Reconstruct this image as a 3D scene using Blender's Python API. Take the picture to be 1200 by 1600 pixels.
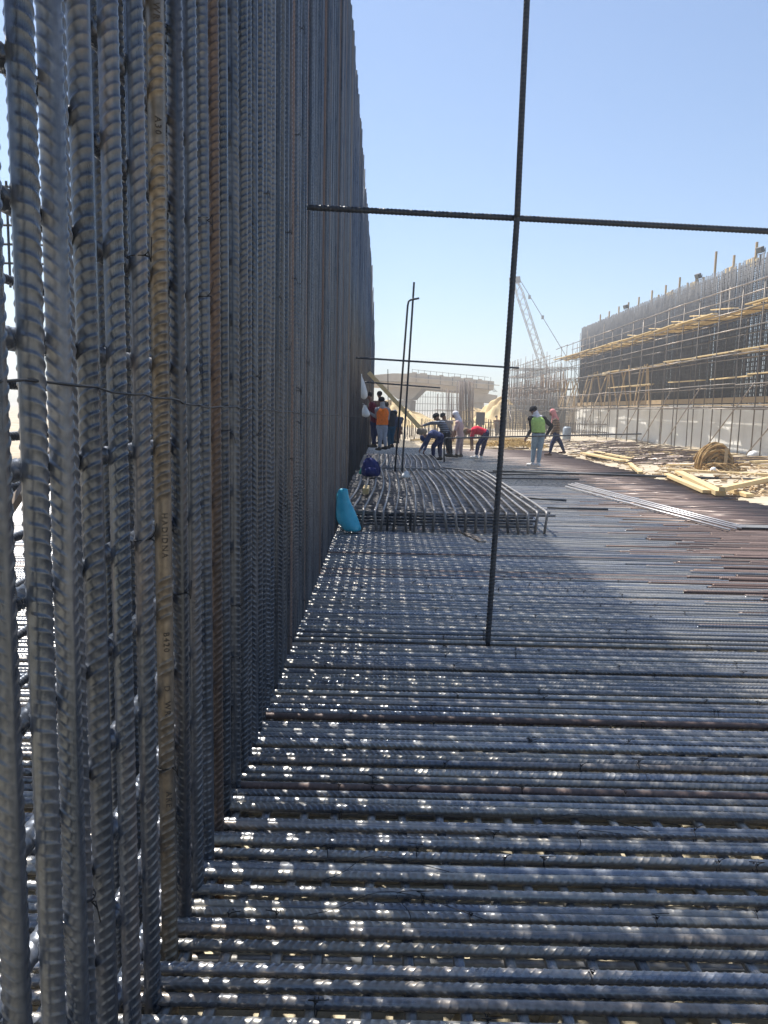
import bpy, bmesh, math, random
import numpy as np
from mathutils import Vector, Matrix, Euler
random.seed(11)
R = math.radians
S = bpy.context.scene
for o in list(bpy.data.objects): bpy.data.objects.remove(o, do_unlink=True)

# ------------------------------------------------------------------ camera
CAM_H = 1.55; PITCH = 7.6; ROLL = 1.25; YAW = -0.25
cd = bpy.data.cameras.new('camera'); cam = bpy.data.objects.new('camera', cd)
S.collection.objects.link(cam); S.camera = cam
cd.sensor_fit = 'VERTICAL'; cd.sensor_height = 36; cd.sensor_width = 27
cd.lens = 1202 / 1600 * 36; cd.clip_start = 0.05; cd.clip_end = 3000
CM = (Matrix.Translation((0, 0, CAM_H)) @ Matrix.Rotation(R(YAW), 4, 'Z')
      @ Matrix.Rotation(R(90 - PITCH), 4, 'X') @ Matrix.Rotation(R(ROLL), 4, 'Z'))
cam.matrix_world = CM
S.render.resolution_x = 768; S.render.resolution_y = 1024

# ------------------------------------------------------------------ sky and sun
TO_SUN = Vector((-0.375, 0.45, 1.0)).normalized()
EL = math.asin(TO_SUN.z); AZ = math.atan2(TO_SUN.x, TO_SUN.y)
W = bpy.data.worlds.new('World'); S.world = W; W.use_nodes = True
wn = W.node_tree.nodes; wl = W.node_tree.links; wn.clear()
wo = wn.new('ShaderNodeOutputWorld'); bg = wn.new('ShaderNodeBackground'); sk = wn.new('ShaderNodeTexSky')
sk.sky_type = 'NISHITA'; sk.sun_disc = False; sk.sun_elevation = EL; sk.sun_rotation = AZ
sk.air_density = 1.0; sk.dust_density = 0.6; sk.ozone_density = 4.0; sk.altitude = 50
bg.inputs['Strength'].default_value = 0.077
wl.new(sk.outputs[0], bg.inputs[0]); wl.new(bg.outputs[0], wo.inputs[0])
sl = bpy.data.lights.new('sun', 'SUN'); so = bpy.data.objects.new('sun', sl); S.collection.objects.link(so)
sl.energy = 4.0; sl.angle = R(0.5); sl.color = (1, 0.955, 0.88)
so.rotation_euler = TO_SUN.to_track_quat('Z', 'Y').to_euler()
S.view_settings.view_transform = 'Standard'; S.view_settings.look = 'None'
S.view_settings.exposure = 1.15; S.view_settings.gamma = 1.0
try: S.cycles.max_bounces = 6; S.cycles.volume_bounces = 0
except Exception: pass

# ------------------------------------------------------------------ helpers
C = S.collection
def ray(px, py):
    d = Vector(((px - 600) / 1202, -(py - 800) / 1202, -1.0)); return (CM.to_3x3() @ d)
def G(px, py, z=0.0):
    d = ray(px, py); t = (z - CAM_H) / d.z; return Vector((d.x * t, d.y * t, z))
def at(px, py, Y):
    d = ray(px, py); t = Y / d.y; return Vector((d.x * t, Y, CAM_H + d.z * t))

def mesh_np(name, V, F, smooth=True):
    me = bpy.data.meshes.new(name); me.from_pydata(V, [], F)
    if smooth: me.polygons.foreach_set('use_smooth', [True] * len(me.polygons))
    me.update(); return me
def link(name, me, m=None, parent=None):
    o = bpy.data.objects.new(name, me); C.objects.link(o)
    if m is not None and not me.materials: me.materials.append(m)
    if parent: o.parent = parent
    return o
def tag(o, label=None, cat=None, group=None, kind=None):
    if label: o['label'] = label
    if cat: o['category'] = cat
    if group: o['group'] = group
    if kind: o['kind'] = kind
    return o
def empty(name, loc, rz=0, label=None, cat=None, group=None):
    o = bpy.data.objects.new(name, None); C.objects.link(o); o.location = loc
    o.rotation_euler = (0, 0, rz); o.empty_display_size = .1
    return tag(o, label, cat, group)
class MB:
    def __init__(s): s.V = []; s.F = []
    def add(s, V, F):
        n = len(s.V); s.V += [tuple(v) for v in V]; s.F += [tuple(i + n for i in f) for f in F]; return s
    def box(s, c, d, M=None):
        x, y, z = d[0] / 2, d[1] / 2, d[2] / 2; c = Vector(c)
        P = [Vector((a * x, b * y, e * z)) for a in (-1, 1) for b in (-1, 1) for e in (-1, 1)]
        if M is not None: P = [M @ p for p in P]
        return s.add([p + c for p in P], [(0, 1, 3, 2), (4, 6, 7, 5), (0, 4, 5, 1), (2, 3, 7, 6), (0, 2, 6, 4), (1, 5, 7, 3)])
    def beam(s, a, b, w, h, up=(0, 0, 1)):
        a = Vector(a); b = Vector(b); d = (b - a); L = d.length; d.normalize()
        sd = d.cross(Vector(up))
        if sd.length < 1e-4: sd = Vector((1, 0, 0))
        sd.normalize(); u = sd.cross(d)
        M = Matrix((sd, d, u)).transposed()
        return s.box((a + b) / 2, (w, L, h), M)
    def tube(s, P, r, n=8, caps=True, rs=None):
        P = [Vector(p) for p in P]; m = len(P); V = []; F = []
        t0 = (P[1] - P[0]).normalized(); ref = Vector((0, 0, 1)) if abs(t0.z) < .9 else Vector((1, 0, 0))
        u = t0.cross(ref).normalized()
        for i in range(m):
            t = (P[min(i + 1, m - 1)] - P[max(i - 1, 0)])
            t = t.normalized() if t.length > 1e-9 else t0
            u = (u - t * u.dot(t)).normalized(); v = t.cross(u)
            rr = rs[i] if rs else r
            for k in range(n):
                a = 2 * math.pi * k / n; V.append(P[i] + (u * math.cos(a) + v * math.sin(a)) * rr)
        for i in range(m - 1):
            for k in range(n):
                k2 = (k + 1) % n; F.append((i * n + k, i * n + k2, (i + 1) * n + k2, (i + 1) * n + k))
        if caps: F.append(tuple(range(n - 1, -1, -1))); F.append(tuple((m - 1) * n + k for k in range(n)))
        return s.add(V, F)
    def build(s, name, m, parent=None, smooth=False, bevel=0):
        me = mesh_np(name, s.V, s.F, smooth); o = link(name, me, m, parent)
        if bevel:
            b = o.modifiers.new('bevel', 'BEVEL'); b.width = bevel; b.segments = 2
        return o

# ------------------------------------------------------------------ materials
def mat(name, col, rough=.7, metal=0, noise=None, col2=None, bump=0, bscale=30, rnd=0, detail=6, sss=0, coord='Object', ramp=(.35, .65), spec=.5):
    m = bpy.data.materials.new(name); m.use_nodes = True; n = m.node_tree.nodes; l = m.node_tree.links
    b = n['Principled BSDF']; b.inputs['Roughness'].default_value = rough; b.inputs['Metallic'].default_value = metal
    b.inputs['Specular IOR Level'].default_value = spec
    b.inputs['Base Color'].default_value = (*col, 1)
    tc = n.new('ShaderNodeTexCoord'); src = None
    if noise:
        nt = n.new('ShaderNodeTexNoise'); nt.inputs['Scale'].default_value = noise; nt.inputs['Detail'].default_value = detail
        nt.inputs['Roughness'].default_value = .65
        if rnd:
            oi = n.new('ShaderNodeObjectInfo'); ad = n.new('ShaderNodeVectorMath'); ad.operation = 'ADD'
            mu = n.new('ShaderNodeMath'); mu.operation = 'MULTIPLY'; mu.inputs[1].default_value = 57
            l.new(oi.outputs['Random'], mu.inputs[0]); l.new(tc.outputs[coord], ad.inputs[0]); l.new(mu.outputs[0], ad.inputs[1])
            l.new(ad.outputs[0], nt.inputs[0])
        else: l.new(tc.outputs[coord], nt.inputs[0])
        cr = n.new('ShaderNodeValToRGB'); cr.color_ramp.elements[0].position = ramp[0]; cr.color_ramp.elements[1].position = ramp[1]
        cr.color_ramp.elements[0].color = (*col, 1); cr.color_ramp.elements[1].color = (*(col2 or col), 1)
        l.new(nt.outputs[0], cr.inputs[0]); src = cr.outputs[0]
    if rnd:
        oi2 = n.new('ShaderNodeObjectInfo'); mr = n.new('ShaderNodeMapRange')
        mr.inputs[3].default_value = 1 - rnd; mr.inputs[4].default_value = 1 + rnd
        l.new(oi2.outputs['Random'], mr.inputs[0])
        mx = n.new('ShaderNodeMix'); mx.data_type = 'RGBA'; mx.blend_type = 'MULTIPLY'; mx.inputs[0].default_value = 1
        if src: l.new(src, mx.inputs[6])
        else: mx.inputs[6].default_value = (*col, 1)
        l.new(mr.outputs[0], mx.inputs[7]); src = mx.outputs[2]
    if src: l.new(src, b.inputs['Base Color'])
    if bump:
        nb = n.new('ShaderNodeTexNoise'); nb.inputs['Scale'].default_value = bscale; nb.inputs['Detail'].default_value = 5
        l.new(tc.outputs[coord], nb.inputs[0]); bp = n.new('ShaderNodeBump'); bp.inputs['Strength'].default_value = bump
        bp.inputs['Distance'].default_value = .02; l.new(nb.outputs[0], bp.inputs['Height']); l.new(bp.outputs[0], b.inputs['Normal'])
    return m
def steel(name, base, dust, rust, rustamt, metal=.45, rough=.42):
    """mill-scale steel: blue-grey, patches of dust and rust that belong to each bar"""
    m = bpy.data.materials.new(name); m.use_nodes = True; n = m.node_tree.nodes; l = m.node_tree.links
    b = n['Principled BSDF']; b.inputs['Metallic'].default_value = metal
    tc = n.new('ShaderNodeTexCoord'); oi = n.new('ShaderNodeObjectInfo')
    mu = n.new('ShaderNodeMath'); mu.operation = 'MULTIPLY'; mu.inputs[1].default_value = 91
    l.new(oi.outputs['Random'], mu.inputs[0])
    mp = n.new('ShaderNodeMapping'); mp.inputs['Scale'].default_value = (12, 12, 1.3)
    l.new(tc.outputs['Object'], mp.inputs[0]); l.new(mu.outputs[0], mp.inputs[1])
    n1 = n.new('ShaderNodeTexNoise'); n1.inputs['Scale'].default_value = 1; n1.inputs['Detail'].default_value = 8; n1.inputs['Roughness'].default_value = .7
    l.new(mp.outputs[0], n1.inputs[0])
    n2 = n.new('ShaderNodeTexNoise'); n2.inputs['Scale'].default_value = 55; n2.inputs['Detail'].default_value = 4
    l.new(tc.outputs['Object'], n2.inputs[0])
    c1 = n.new('ShaderNodeValToRGB'); e = c1.color_ramp.elements
    e[0].position = .38; e[0].color = (*base, 1); e[1].position = .72; e[1].color = (*dust, 1)
    l.new(n1.outputs[0], c1.inputs[0])
    # rust: combination of per-object random and noise
    ad = n.new('ShaderNodeMath'); ad.operation = 'MULTIPLY_ADD'; ad.inputs[1].default_value = .55; ad.inputs[2].default_value = rustamt
    l.new(oi.outputs['Random'], ad.inputs[0])
    a2 = n.new('ShaderNodeMath'); a2.operation = 'ADD'; l.new(ad.outputs[0], a2.inputs[0]); l.new(n1.outputs[0], a2.inputs[1])
    mr = n.new('ShaderNodeMapRange'); mr.inputs[1].default_value = .95; mr.inputs[2].default_value = 1.25; l.new(a2.outputs[0], mr.inputs[0])
    mx = n.new('ShaderNodeMix'); mx.data_type = 'RGBA'; mx.inputs[7].default_value = (*rust, 1)
    l.new(mr.outputs[0], mx.inputs[0]); l.new(c1.outputs[0], mx.inputs[6])
    m2 = n.new('ShaderNodeMix'); m2.data_type = 'RGBA'; m2.blend_type = 'MULTIPLY'; m2.inputs[0].default_value = 1
    mr2 = n.new('ShaderNodeMapRange'); mr2.inputs[1].default_value = .3; mr2.inputs[2].default_value = .7; mr2.inputs[3].default_value = .75; mr2.inputs[4].default_value = 1.2
    l.new(n2.outputs[0], mr2.inputs[0]); l.new(mx.outputs[2], m2.inputs[6]); l.new(mr2.outputs[0], m2.inputs[7])
    mo = n.new('ShaderNodeMath'); mo.operation = 'MULTIPLY'; mo.inputs[1].default_value = 7.31; mf = n.new('ShaderNodeMath'); mf.operation = 'FRACT'
    mv = n.new('ShaderNodeMapRange'); mv.inputs[3].default_value = .68; mv.inputs[4].default_value = 1.3
    l.new(oi.outputs['Random'], mo.inputs[0]); l.new(mo.outputs[0], mf.inputs[0]); l.new(mf.outputs[0], mv.inputs[0])
    m3 = n.new('ShaderNodeMix'); m3.data_type = 'RGBA'; m3.blend_type = 'MULTIPLY'; m3.inputs[0].default_value = 1
    l.new(m2.outputs[2], m3.inputs[6]); l.new(mv.outputs[0], m3.inputs[7]); l.new(m3.outputs[2], b.inputs['Base Color'])
    rr = n.new('ShaderNodeMapRange'); rr.inputs[1].default_value = .3; rr.inputs[2].default_value = .7; rr.inputs[3].default_value = rough - .1; rr.inputs[4].default_value = rough + .16
    l.new(n1.outputs[0], rr.inputs[0]); l.new(rr.outputs[0], b.inputs['Roughness'])
    bp = n.new('ShaderNodeBump'); bp.inputs['Strength'].default_value = .25; bp.inputs['Distance'].default_value = .002
    l.new(n2.outputs[0], bp.inputs['Height']); l.new(bp.outputs[0], b.inputs['Normal'])
    return m
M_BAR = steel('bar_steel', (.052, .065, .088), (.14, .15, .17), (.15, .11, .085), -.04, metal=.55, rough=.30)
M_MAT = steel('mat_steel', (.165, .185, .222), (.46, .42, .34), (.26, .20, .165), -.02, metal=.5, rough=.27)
M_DUSTY = steel('dusty_steel', (.105, .095, .085), (.25, .205, .15), (.10, .07, .05), -.3, metal=.5, rough=.36)
M_RUSTY = steel('rust_steel', (.085, .068, .062), (.165, .11, .085), (.15, .09, .07), .1, metal=.45, rough=.38)
M_BROWN = steel('brown_steel', (.115, .078, .068), (.21, .152, .13), (.14, .095, .082), .1, metal=.15, rough=.55)
M_DARK = mat('dark_steel', (.035, .042, .055), .5, .4, noise=6, col2=(.06, .065, .075))
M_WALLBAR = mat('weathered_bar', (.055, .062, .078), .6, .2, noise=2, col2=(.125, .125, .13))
M_WALLBK = mat('shaded_rear_bar', (.035, .042, .055), .6, .2, noise=2, col2=(.07, .07, .075))  # darker than the front bars: shade of the gaps put into the colour
M_TUBE = mat('scaffold_tube', (.10, .09, .085), .5, .4, noise=3, col2=(.20, .17, .14))
M_TUBE2 = mat('bright_tube', (.30, .27, .24), .45, .5, noise=3, col2=(.2, .15, .11))
M_WIRE = mat('black_wire', (.02, .02, .022), .5, .5)
M_SAND = mat('sand', (.34, .28, .20), .95, 0, noise=.9, col2=(.52, .45, .34), bump=.8, bscale=1.4, detail=10, spec=.15)
M_SANDY = mat('yellow_sand', (.50, .37, .19), .95, 0, noise=.9, col2=(.64, .49, .27), bump=.9, bscale=2, detail=10, spec=.1)
M_BED = mat('blinding_bed', (.42, .36, .25), .95, 0, noise=6, col2=(.62, .54, .38), bump=.7, bscale=25, detail=8, spec=.1)
M_CONC = mat('wall_concrete', (.64, .62, .56), .9, 0, noise=.6, col2=(.78, .76, .70), bump=.25, bscale=4, detail=9, spec=.2)
M_CONC2 = mat('overpass_concrete', (.46, .39, .30), .9, 0, noise=.5, col2=(.58, .50, .40), bump=.2, bscale=2, spec=.2)
def timber(name, c, c2):
    m = mat(name, c, .75, 0, noise=1, col2=c2, bump=.2, bscale=12, rnd=.16, spec=.25)
    n = m.node_tree.nodes; nt = [q for q in n if q.type == 'TEX_NOISE'][0]
    mp = n.new('ShaderNodeMapping'); mp.inputs['Scale'].default_value = (18, 18, 18)
    nt.inputs['Scale'].default_value = 1.0; nt.inputs['Distortion'].default_value = 1.5
    src = nt.inputs[0].links[0].from_socket
    m.node_tree.links.new(src, mp.inputs[0]); m.node_tree.links.new(mp.outputs[0], nt.inputs[0]); return m
M_WOOD = timber('new_timber', (.55, .40, .19), (.68, .53, .30))
M_WOOD2 = timber('old_timber', (.36, .26, .15), (.5, .37, .22))
M_ROPE = mat('jute', (.22, .13, .055), .95, 0, noise=5, col2=(.50, .34, .16), bump=.9, bscale=60, spec=.1)
M_STRAW = mat('straw', (.50, .36, .15), .9, 0, noise=5, col2=(.66, .50, .25), bump=.9, bscale=20, spec=.1)
M_BLUE = mat('blue_plastic', (.03, .34, .50), .38, 0, noise=8, col2=(.06, .46, .62), bump=.3, bscale=14)
M_NAVY = mat('navy_cloth', (.012, .018, .11), .75, 0, noise=9, col2=(.02, .03, .16), bump=.4, bscale=30)
M_WHITE = mat('white_plastic', (.68, .70, .70), .5, 0, noise=5, col2=(.8, .8, .78), bump=.4, bscale=14)
M_CRANE = mat('crane_paint', (.30, .27, .22), .6, .1, noise=1, col2=(.38, .33, .26))
M_CRDK = mat('crane_dark', (.12, .12, .12), .6, .3)
M_PANEL = mat('panel_grey', (.25, .23, .17), .7, 0, noise=3, col2=(.30, .28, .21))
M_GREEN = mat('green_plastic', (.03, .38, .27), .5)
M_GLASS = mat('lamp_glass', (.12, .14, .16), .2, .2)

# ------------------------------------------------------------------ ribbed bar meshes
def rebar(name, L, r=.0183, h=.0026, pitch=.0255, nseg=16, skew=.62, hand=1, blanks=()):
    nper = int(L / pitch); prof = ((0, 0), (.52, 0), (.64, .85), (.73, 1), (.82, .85), (.94, 0)) if nseg >= 18 else ((0, 0), (.50, 0), (.66, 1), (.84, 1))
    if nseg <= 10: prof = ((0, 0), (.45, 0), (.7, 1))
    k = np.arange(nseg); th = 2 * np.pi * k / nseg
    side = np.where(th < np.pi, th / np.pi, 2 - th / np.pi)
    dth = np.minimum(np.minimum(th, abs(th - np.pi)), 2 * np.pi - th)
    ridge = np.exp(-(dth / .17) ** 4)
    fade = np.clip((dth - .28) / .45, 0, 1) ** .7
    rings = [(-.0, 0)] ; zs = []; hs = []
    for i in range(nper):
        bl = any(p0 < i * pitch < p1 for p0, p1 in blanks)
        for f, hh in prof: zs.append((i + f) * pitch); hs.append(0 if bl else hh)
    zs.append(L); hs.append(0); zs = np.array(zs); hs = np.array(hs)
    zoff = hand * skew * pitch * 1.7 * side + .25 * pitch * np.sin(th) ** 2
    Z = np.clip(zs[:, None] + zoff[None, :], 0, L)
    Z[0, :] = 0; Z[-1, :] = L
    RR = r + h * hs[:, None] * fade[None, :] + h * .75 * ridge[None, :]
    X = RR * np.cos(th)[None, :]; Y = RR * np.sin(th)[None, :]
    V = np.stack([X, Y, Z], -1).reshape(-1, 3)
    nr = len(zs); a = np.arange(nr - 1)[:, None] * nseg; kk = np.arange(nseg)[None, :]; k2 = (kk + 1) % nseg
    F = np.stack([a + kk, a + k2, a + nseg + k2, a + nseg + kk], -1).reshape(-1, 4)
    F = F.tolist(); F.append(list(range(nseg - 1, -1, -1))); F.append([(nr - 1) * nseg + q for q in range(nseg)])
    return mesh_np(name, V.tolist(), F)
def rod_mesh(name, L, r=.019, n=8):
    V = [(r * math.cos(2 * math.pi * k / n), r * math.sin(2 * math.pi * k / n), z) for z in (0, L) for k in range(n)]
    F = [(k, (k + 1) % n, n + (k + 1) % n, n + k) for k in range(n)] + [tuple(range(n - 1, -1, -1)), tuple(range(n, 2 * n))]
    me = mesh_np(name, V, F); return me
def mm(me, m):
    c = me.copy(); c.materials.clear(); c.materials.append(m); return c
def put(name, me, p, d, spin=0, sz=1, **kw):
    d = Vector(d).normalized(); q = d.to_track_quat('Z', 'Y') @ Euler((0, 0, spin)).to_quaternion()
    o = bpy.data.objects.new(name, me); C.objects.link(o)
    o.rotation_mode = 'QUATERNION'; o.rotation_quaternion = q; o.location = p; o.scale = (1, 1, sz)
    return tag(o, **kw)

# ------------------------------------------------------------------ ground
def axis(a, b, n): return [a + (b - a) * i / n for i in range(n)]
gx = axis(-600, -60, 10) + axis(-60, -9.5, 14) + [-9.5, -9.3] + axis(-9, 6.6, 14) + [6.75, 6.9] + axis(7.1, 20, 52) + axis(20, 60, 20) + axis(60, 600, 10) + [600]
gy = axis(-40, -4, 6) + [-4, -3.8] + axis(-3.5, 32.4, 20) + [32.55, 32.7] + axis(33, 60, 54) + axis(60, 160, 50) + axis(160, 900, 12) + [900]
def hn(x, y):
    return (math.sin(x * 1.7 + y * .6) + math.sin(y * 1.3 - x * .9 + 2) + math.sin(x * .5 + y * 2.1) * .6) * .03
def gz(x, y):
    if -9.4 < x < 6.8 and -3.9 < y < 32.6: return -.34
    z = -.06 + hn(x, y)
    if 7 < x < 20 and 10 < y < 70: z += .07 * math.sin((x - 7) * .6)
    return z
V = [(x, y, gz(x, y)) for y in gy for x in gx]; nx = len(gx)
F = [(j * nx + i, j * nx + i + 1, (j + 1) * nx + i + 1, (j + 1) * nx + i) for j in range(len(gy) - 1) for i in range(nx - 1)]
tag(link('ground', mesh_np('ground', V, F), M_SAND), kind='structure')
bed = MB(); bed.add([(-9.3, -3.7, -.33), (6.7, -3.7, -.33), (6.7, 32.4, -.33), (-9.3, 32.4, -.33)], [(0, 1, 2, 3)])
tag(bed.build('bed', M_BED), kind='structure')

# ------------------------------------------------------------------ reinforcement mat on the ground
hiA = rebar('ribbed_bar', 11, nseg=20, hand=1, h=.0018, skew=.8); hiB = rebar('ribbed_bar', 11, nseg=20, hand=-1, h=.0018, skew=.8)
loA = rebar('ribbed_bar', 11, nseg=10, hand=1); loB = rebar('ribbed_bar', 11, nseg=10, hand=-1)
far = rod_mesh('far_bar', 11)
rust_lo = rebar('ribbed_bar', 5, nseg=8, hand=1); rust_rod = rod_mesh('far_bar', 5)
MATS = {}
def variant(me, m):
    k = (me.name, m.name)
    if k not in MATS: MATS[k] = mm(me, m)
    return MATS[k]
def xe(y):
    pts = [(0, 2.9), (5, 3.0), (8, 3.5), (12, 3.95), (18.6, 4.8), (24, 4.0), (33, 2.4)]
    for (a, b), (c, d) in zip(pts, pts[1:]):
        if y <= c: return b + (d - b) * (y - a) / (c - a)
    return 2
rows = []; y = 1.02; k = 0
while y < 32.2:
    rows.append(y); r_ = random.random()
    if y < 3.6 and r_ > .84: r_ = .6 if r_ < .955 else .9
    y += random.uniform(.0415, .048) if r_ < .45 else (random.uniform(.051, .058) if r_ < .88 else (.067 if r_ < .96 else .085))
GM = 'grey ribbed bars of the mat running crosswise'
RM = 'brown rusty bars of the mat on the right'
nv = nb = 0; ORD = 'first second third fourth fifth sixth seventh eighth ninth tenth eleventh twelfth thirteenth fourteenth'.split()
stuffA = MB(); stuffB = MB(); nA = nB = 0
for i, y in enumerate(rows):
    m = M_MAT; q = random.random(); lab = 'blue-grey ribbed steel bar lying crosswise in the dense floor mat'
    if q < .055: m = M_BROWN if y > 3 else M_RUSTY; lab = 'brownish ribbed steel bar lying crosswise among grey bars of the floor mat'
    e = xe(y) + random.choice((0, 0, -.6, .4, .9)) + random.uniform(-.35, .35)
    if y > 1.78 and nv < 14:
        lab = ORD[nv] + ' crosswise ribbed bar of the floor mat counted up from the bottom edge'; nv += 1
        if q < .055: lab = 'brownish ' + lab
    elif q < .055 and nb < 12: lab = ORD[nb] + ' brownish crosswise bar of the floor mat beyond the nearest fourteen'; nb += 1
    if y < 5.2: e = max(e, .5 * y + .9)
    tilt = random.gauss(0, .0012) - .004
    zc = -.021 + random.uniform(-.004, .002)
    if i < 290:
        me = (random.choice((hiA, hiB)) if y < 4.6 else random.choice((loA, loB)))
        put('mat_bar', variant(me, m), (e - 11, y - tilt * (e - 11), zc), (1, tilt, 0), random.uniform(0, 6.28), 1, label=lab, cat='steel bar', group=GM).scale = (.89, .89, 1); nA += 1
    else:
        stuffA.tube([(e - 11, y - tilt * (e - 11), zc), (e, y, zc)], .019, 6)
    x1 = 6.75 + random.uniform(-.25, .3)
    if y > 3.5:
        L = x1 - e - .03; yy = y + random.uniform(-.012, .012); t2 = random.gauss(0, .0016) - .004
        if nB < 290:
            put('rusty_mat_bar', variant(rust_lo if y < 11 else rust_rod, random.choice((M_BROWN, M_BROWN, M_BROWN, M_RUSTY))), (e + .03, yy + t2 * e, zc), (1, t2, 0), random.uniform(0, 6.28), L / 5,
                label='brown rusty bar lying crosswise in the right-hand strip of the floor mat', cat='steel bar', group=RM); nB += 1
        else: stuffB.tube([(e + .03, yy + t2 * e, zc), (x1, yy + t2 * x1, zc)], .019, 6)
tag(stuffA.build('distant_mat_bars', M_MAT, smooth=True), 'far part of the grey bar mat where the bars merge into one sheet', 'steel bars', kind='stuff')
tag(stuffB.build('distant_rusty_bars', M_BROWN, smooth=True), 'far part of the brown rusty bar mat where the bars merge together', 'steel bars', kind='stuff')
# second layer, running lengthwise, and a third, crosswise again
ln = rod_mesh('lower_bar', 32, .018, 8); lnm = variant(ln, M_MAT)
x = -7.6
while x < 6.6:
    dx = random.gauss(0, .01)
    put('lengthwise_mat_bar', lnm, (x, .7, -.061), (dx / 30, 1, 0), 0, 1, label='grey steel bar running lengthwise underneath the crosswise bars of the mat', cat='steel bar', group='lengthwise bars under the mat')
    x += random.choice((.12, .15, .17))
l3 = rod_mesh('bottom_bar', 14, .018, 8); l3m = variant(l3, M_MAT)
for i in range(48):
    y = 1.0 + i * .16 + random.uniform(-.02, .02)
    put('bottom_mat_bar', l3m, (-8, y, -.25), (1, random.gauss(0, .002), 0), 0, 1, label='dark steel bar of the bottom layer glimpsed through gaps in the mat', cat='steel bar', group='bottom layer bars')
for i in range(10):
    pass

rk = MB()
for i in range(1500):
    x = random.uniform(-3, 2.8); yy = random.uniform(1.2, 6); z = -.33; r_ = random.uniform(.012, .035)
    M = Euler((random.uniform(0, 3), random.uniform(0, 3), random.uniform(0, 3))).to_matrix()
    rk.box((x, yy, z + r_ * .5), (r_ * 2, r_ * 1.5, r_ * 1.2), M)
tag(rk.build('stones', M_BED), 'small stones and mortar lumps lying under the mat', 'stones', kind='stuff')

# ------------------------------------------------------------------ tall wall of upright bars on the left
WX = -.58
w_hi = [rebar('ribbed_bar', 7.55, nseg=28, hand=1, r=.0206, h=.0023, skew=.8), rebar('ribbed_bar', 7.55, nseg=28, hand=-1, r=.0206, h=.0023, skew=.8)]
ZL = [(at(250, a, 2.02).z, at(250, b_, 2.02).z) for a, b_ in ((8, 62), (185, 245), (800, 915), (985, 1050), (1068, 1128), (1232, 1280))]
w_let = rebar('ribbed_bar', 7.55, nseg=32, hand=1, r=.0185, h=.0046, blanks=[(b_ + .30, a + .30) for a, b_ in ZL])
w_lo = [rebar('ribbed_bar', 7.55, nseg=10, hand=1), rebar('ribbed_bar', 7.55, nseg=10, hand=-1)]
w_rod = rod_mesh('far_bar', 7.55, .019, 8)
WG = 'upright bars in the front face of the tall wall'
spec = [  # y, dx, material, lean, label
    (1.125, 0, M_BAR, 'grey ribbed upright bar cut off by the lower left corner'),
    (1.27, 0, M_BAR, 'grey-brown ribbed upright bar standing apart at the far left, sky beside it'),
    (1.387, 0, M_BAR, 'slimmer grey upright bar touching the left side of the thick pale one'),
    (1.43, 0, M_BAR, 'thick pale grey upright bar just right of the sky gap at far left'),
    (1.565, 0, M_BAR, 'blue-grey upright bar with steep slanting ribs, third full bar from the left'),
    (1.695, 0, M_BAR, 'blue-grey upright bar with slanting ribs, fourth full bar from the left'),
    (1.86, 0, M_BAR, 'blue-grey upright bar immediately left of the dusty beige lettered bar'),
    (2.02, 0, M_DUSTY, 'dusty beige upright bar with raised rolled lettering'),
    (2.19, 0, M_BAR, 'smooth-sided blue-grey upright bar immediately right of the beige lettered bar'),
    (2.34, 0, M_BAR, 'dark grey upright bar with faint lettering, second to the right of the beige bar'),
    (2.51, 0, M_BAR, 'dark grey upright bar immediately left of the rust-brown bar'),
    (2.70, 0, M_RUSTY, 'rust-brown upright bar, reddest of the tall wall'),
    (2.86, 0, M_BAR, 'grey upright bar immediately right of the rust-brown bar'),
]
wall_y = [s[0] for s in spec]; y = 3.02
while y < 43.5: wall_y.append(y); y += random.uniform(.128, .158)
ends = {}
for i, y in enumerate(wall_y):
    lab = 'grey ribbed upright bar in the long packed row of the tall wall'; m = M_BAR
    if i < len(spec): m = spec[i][2]; lab = spec[i][3]
    elif random.random() < .07: m = random.choice((M_BROWN, M_BROWN, M_DUSTY)); lab = 'slightly brown upright bar in the long packed row of the tall wall'
    if 13 <= i < 25: lab = ORD[i - 12] + ' upright bar of the tall wall to the right of the rust-brown bar'
    me = random.choice(w_hi) if y < 4.6 else (random.choice(w_lo) if y < 13 else w_rod)
    if i in (3, 4, 5, 6): me = w_hi[1]
    if i in (1, 2, 11): me = w_hi[0]
    H = 7.2 + random.gauss(0, .09)
    if y > 31: H = 7.2 - (y - 31) * .17 + random.gauss(0, .06)
    spin = R(16) + random.uniform(-.75, .75) + (math.pi if random.random() < .5 else 0)
    if i == 7: me = w_let; H = 7.25; spin = R(28)
    if i in (1, 3): spin = R(-22)
    if i in (4, 5, 6): spin = R(50)
    if y > 31: xx = WX + .02 + random.gauss(0, .02)
    else: xx = WX + random.gauss(0, .004)
    lx = random.gauss(0, .0012) + (.003 if i < 3 else 0); ly = random.gauss(0, .0012)
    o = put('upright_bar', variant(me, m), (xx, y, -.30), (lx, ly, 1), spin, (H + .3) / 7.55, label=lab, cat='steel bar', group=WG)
    ends[i] = o
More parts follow.
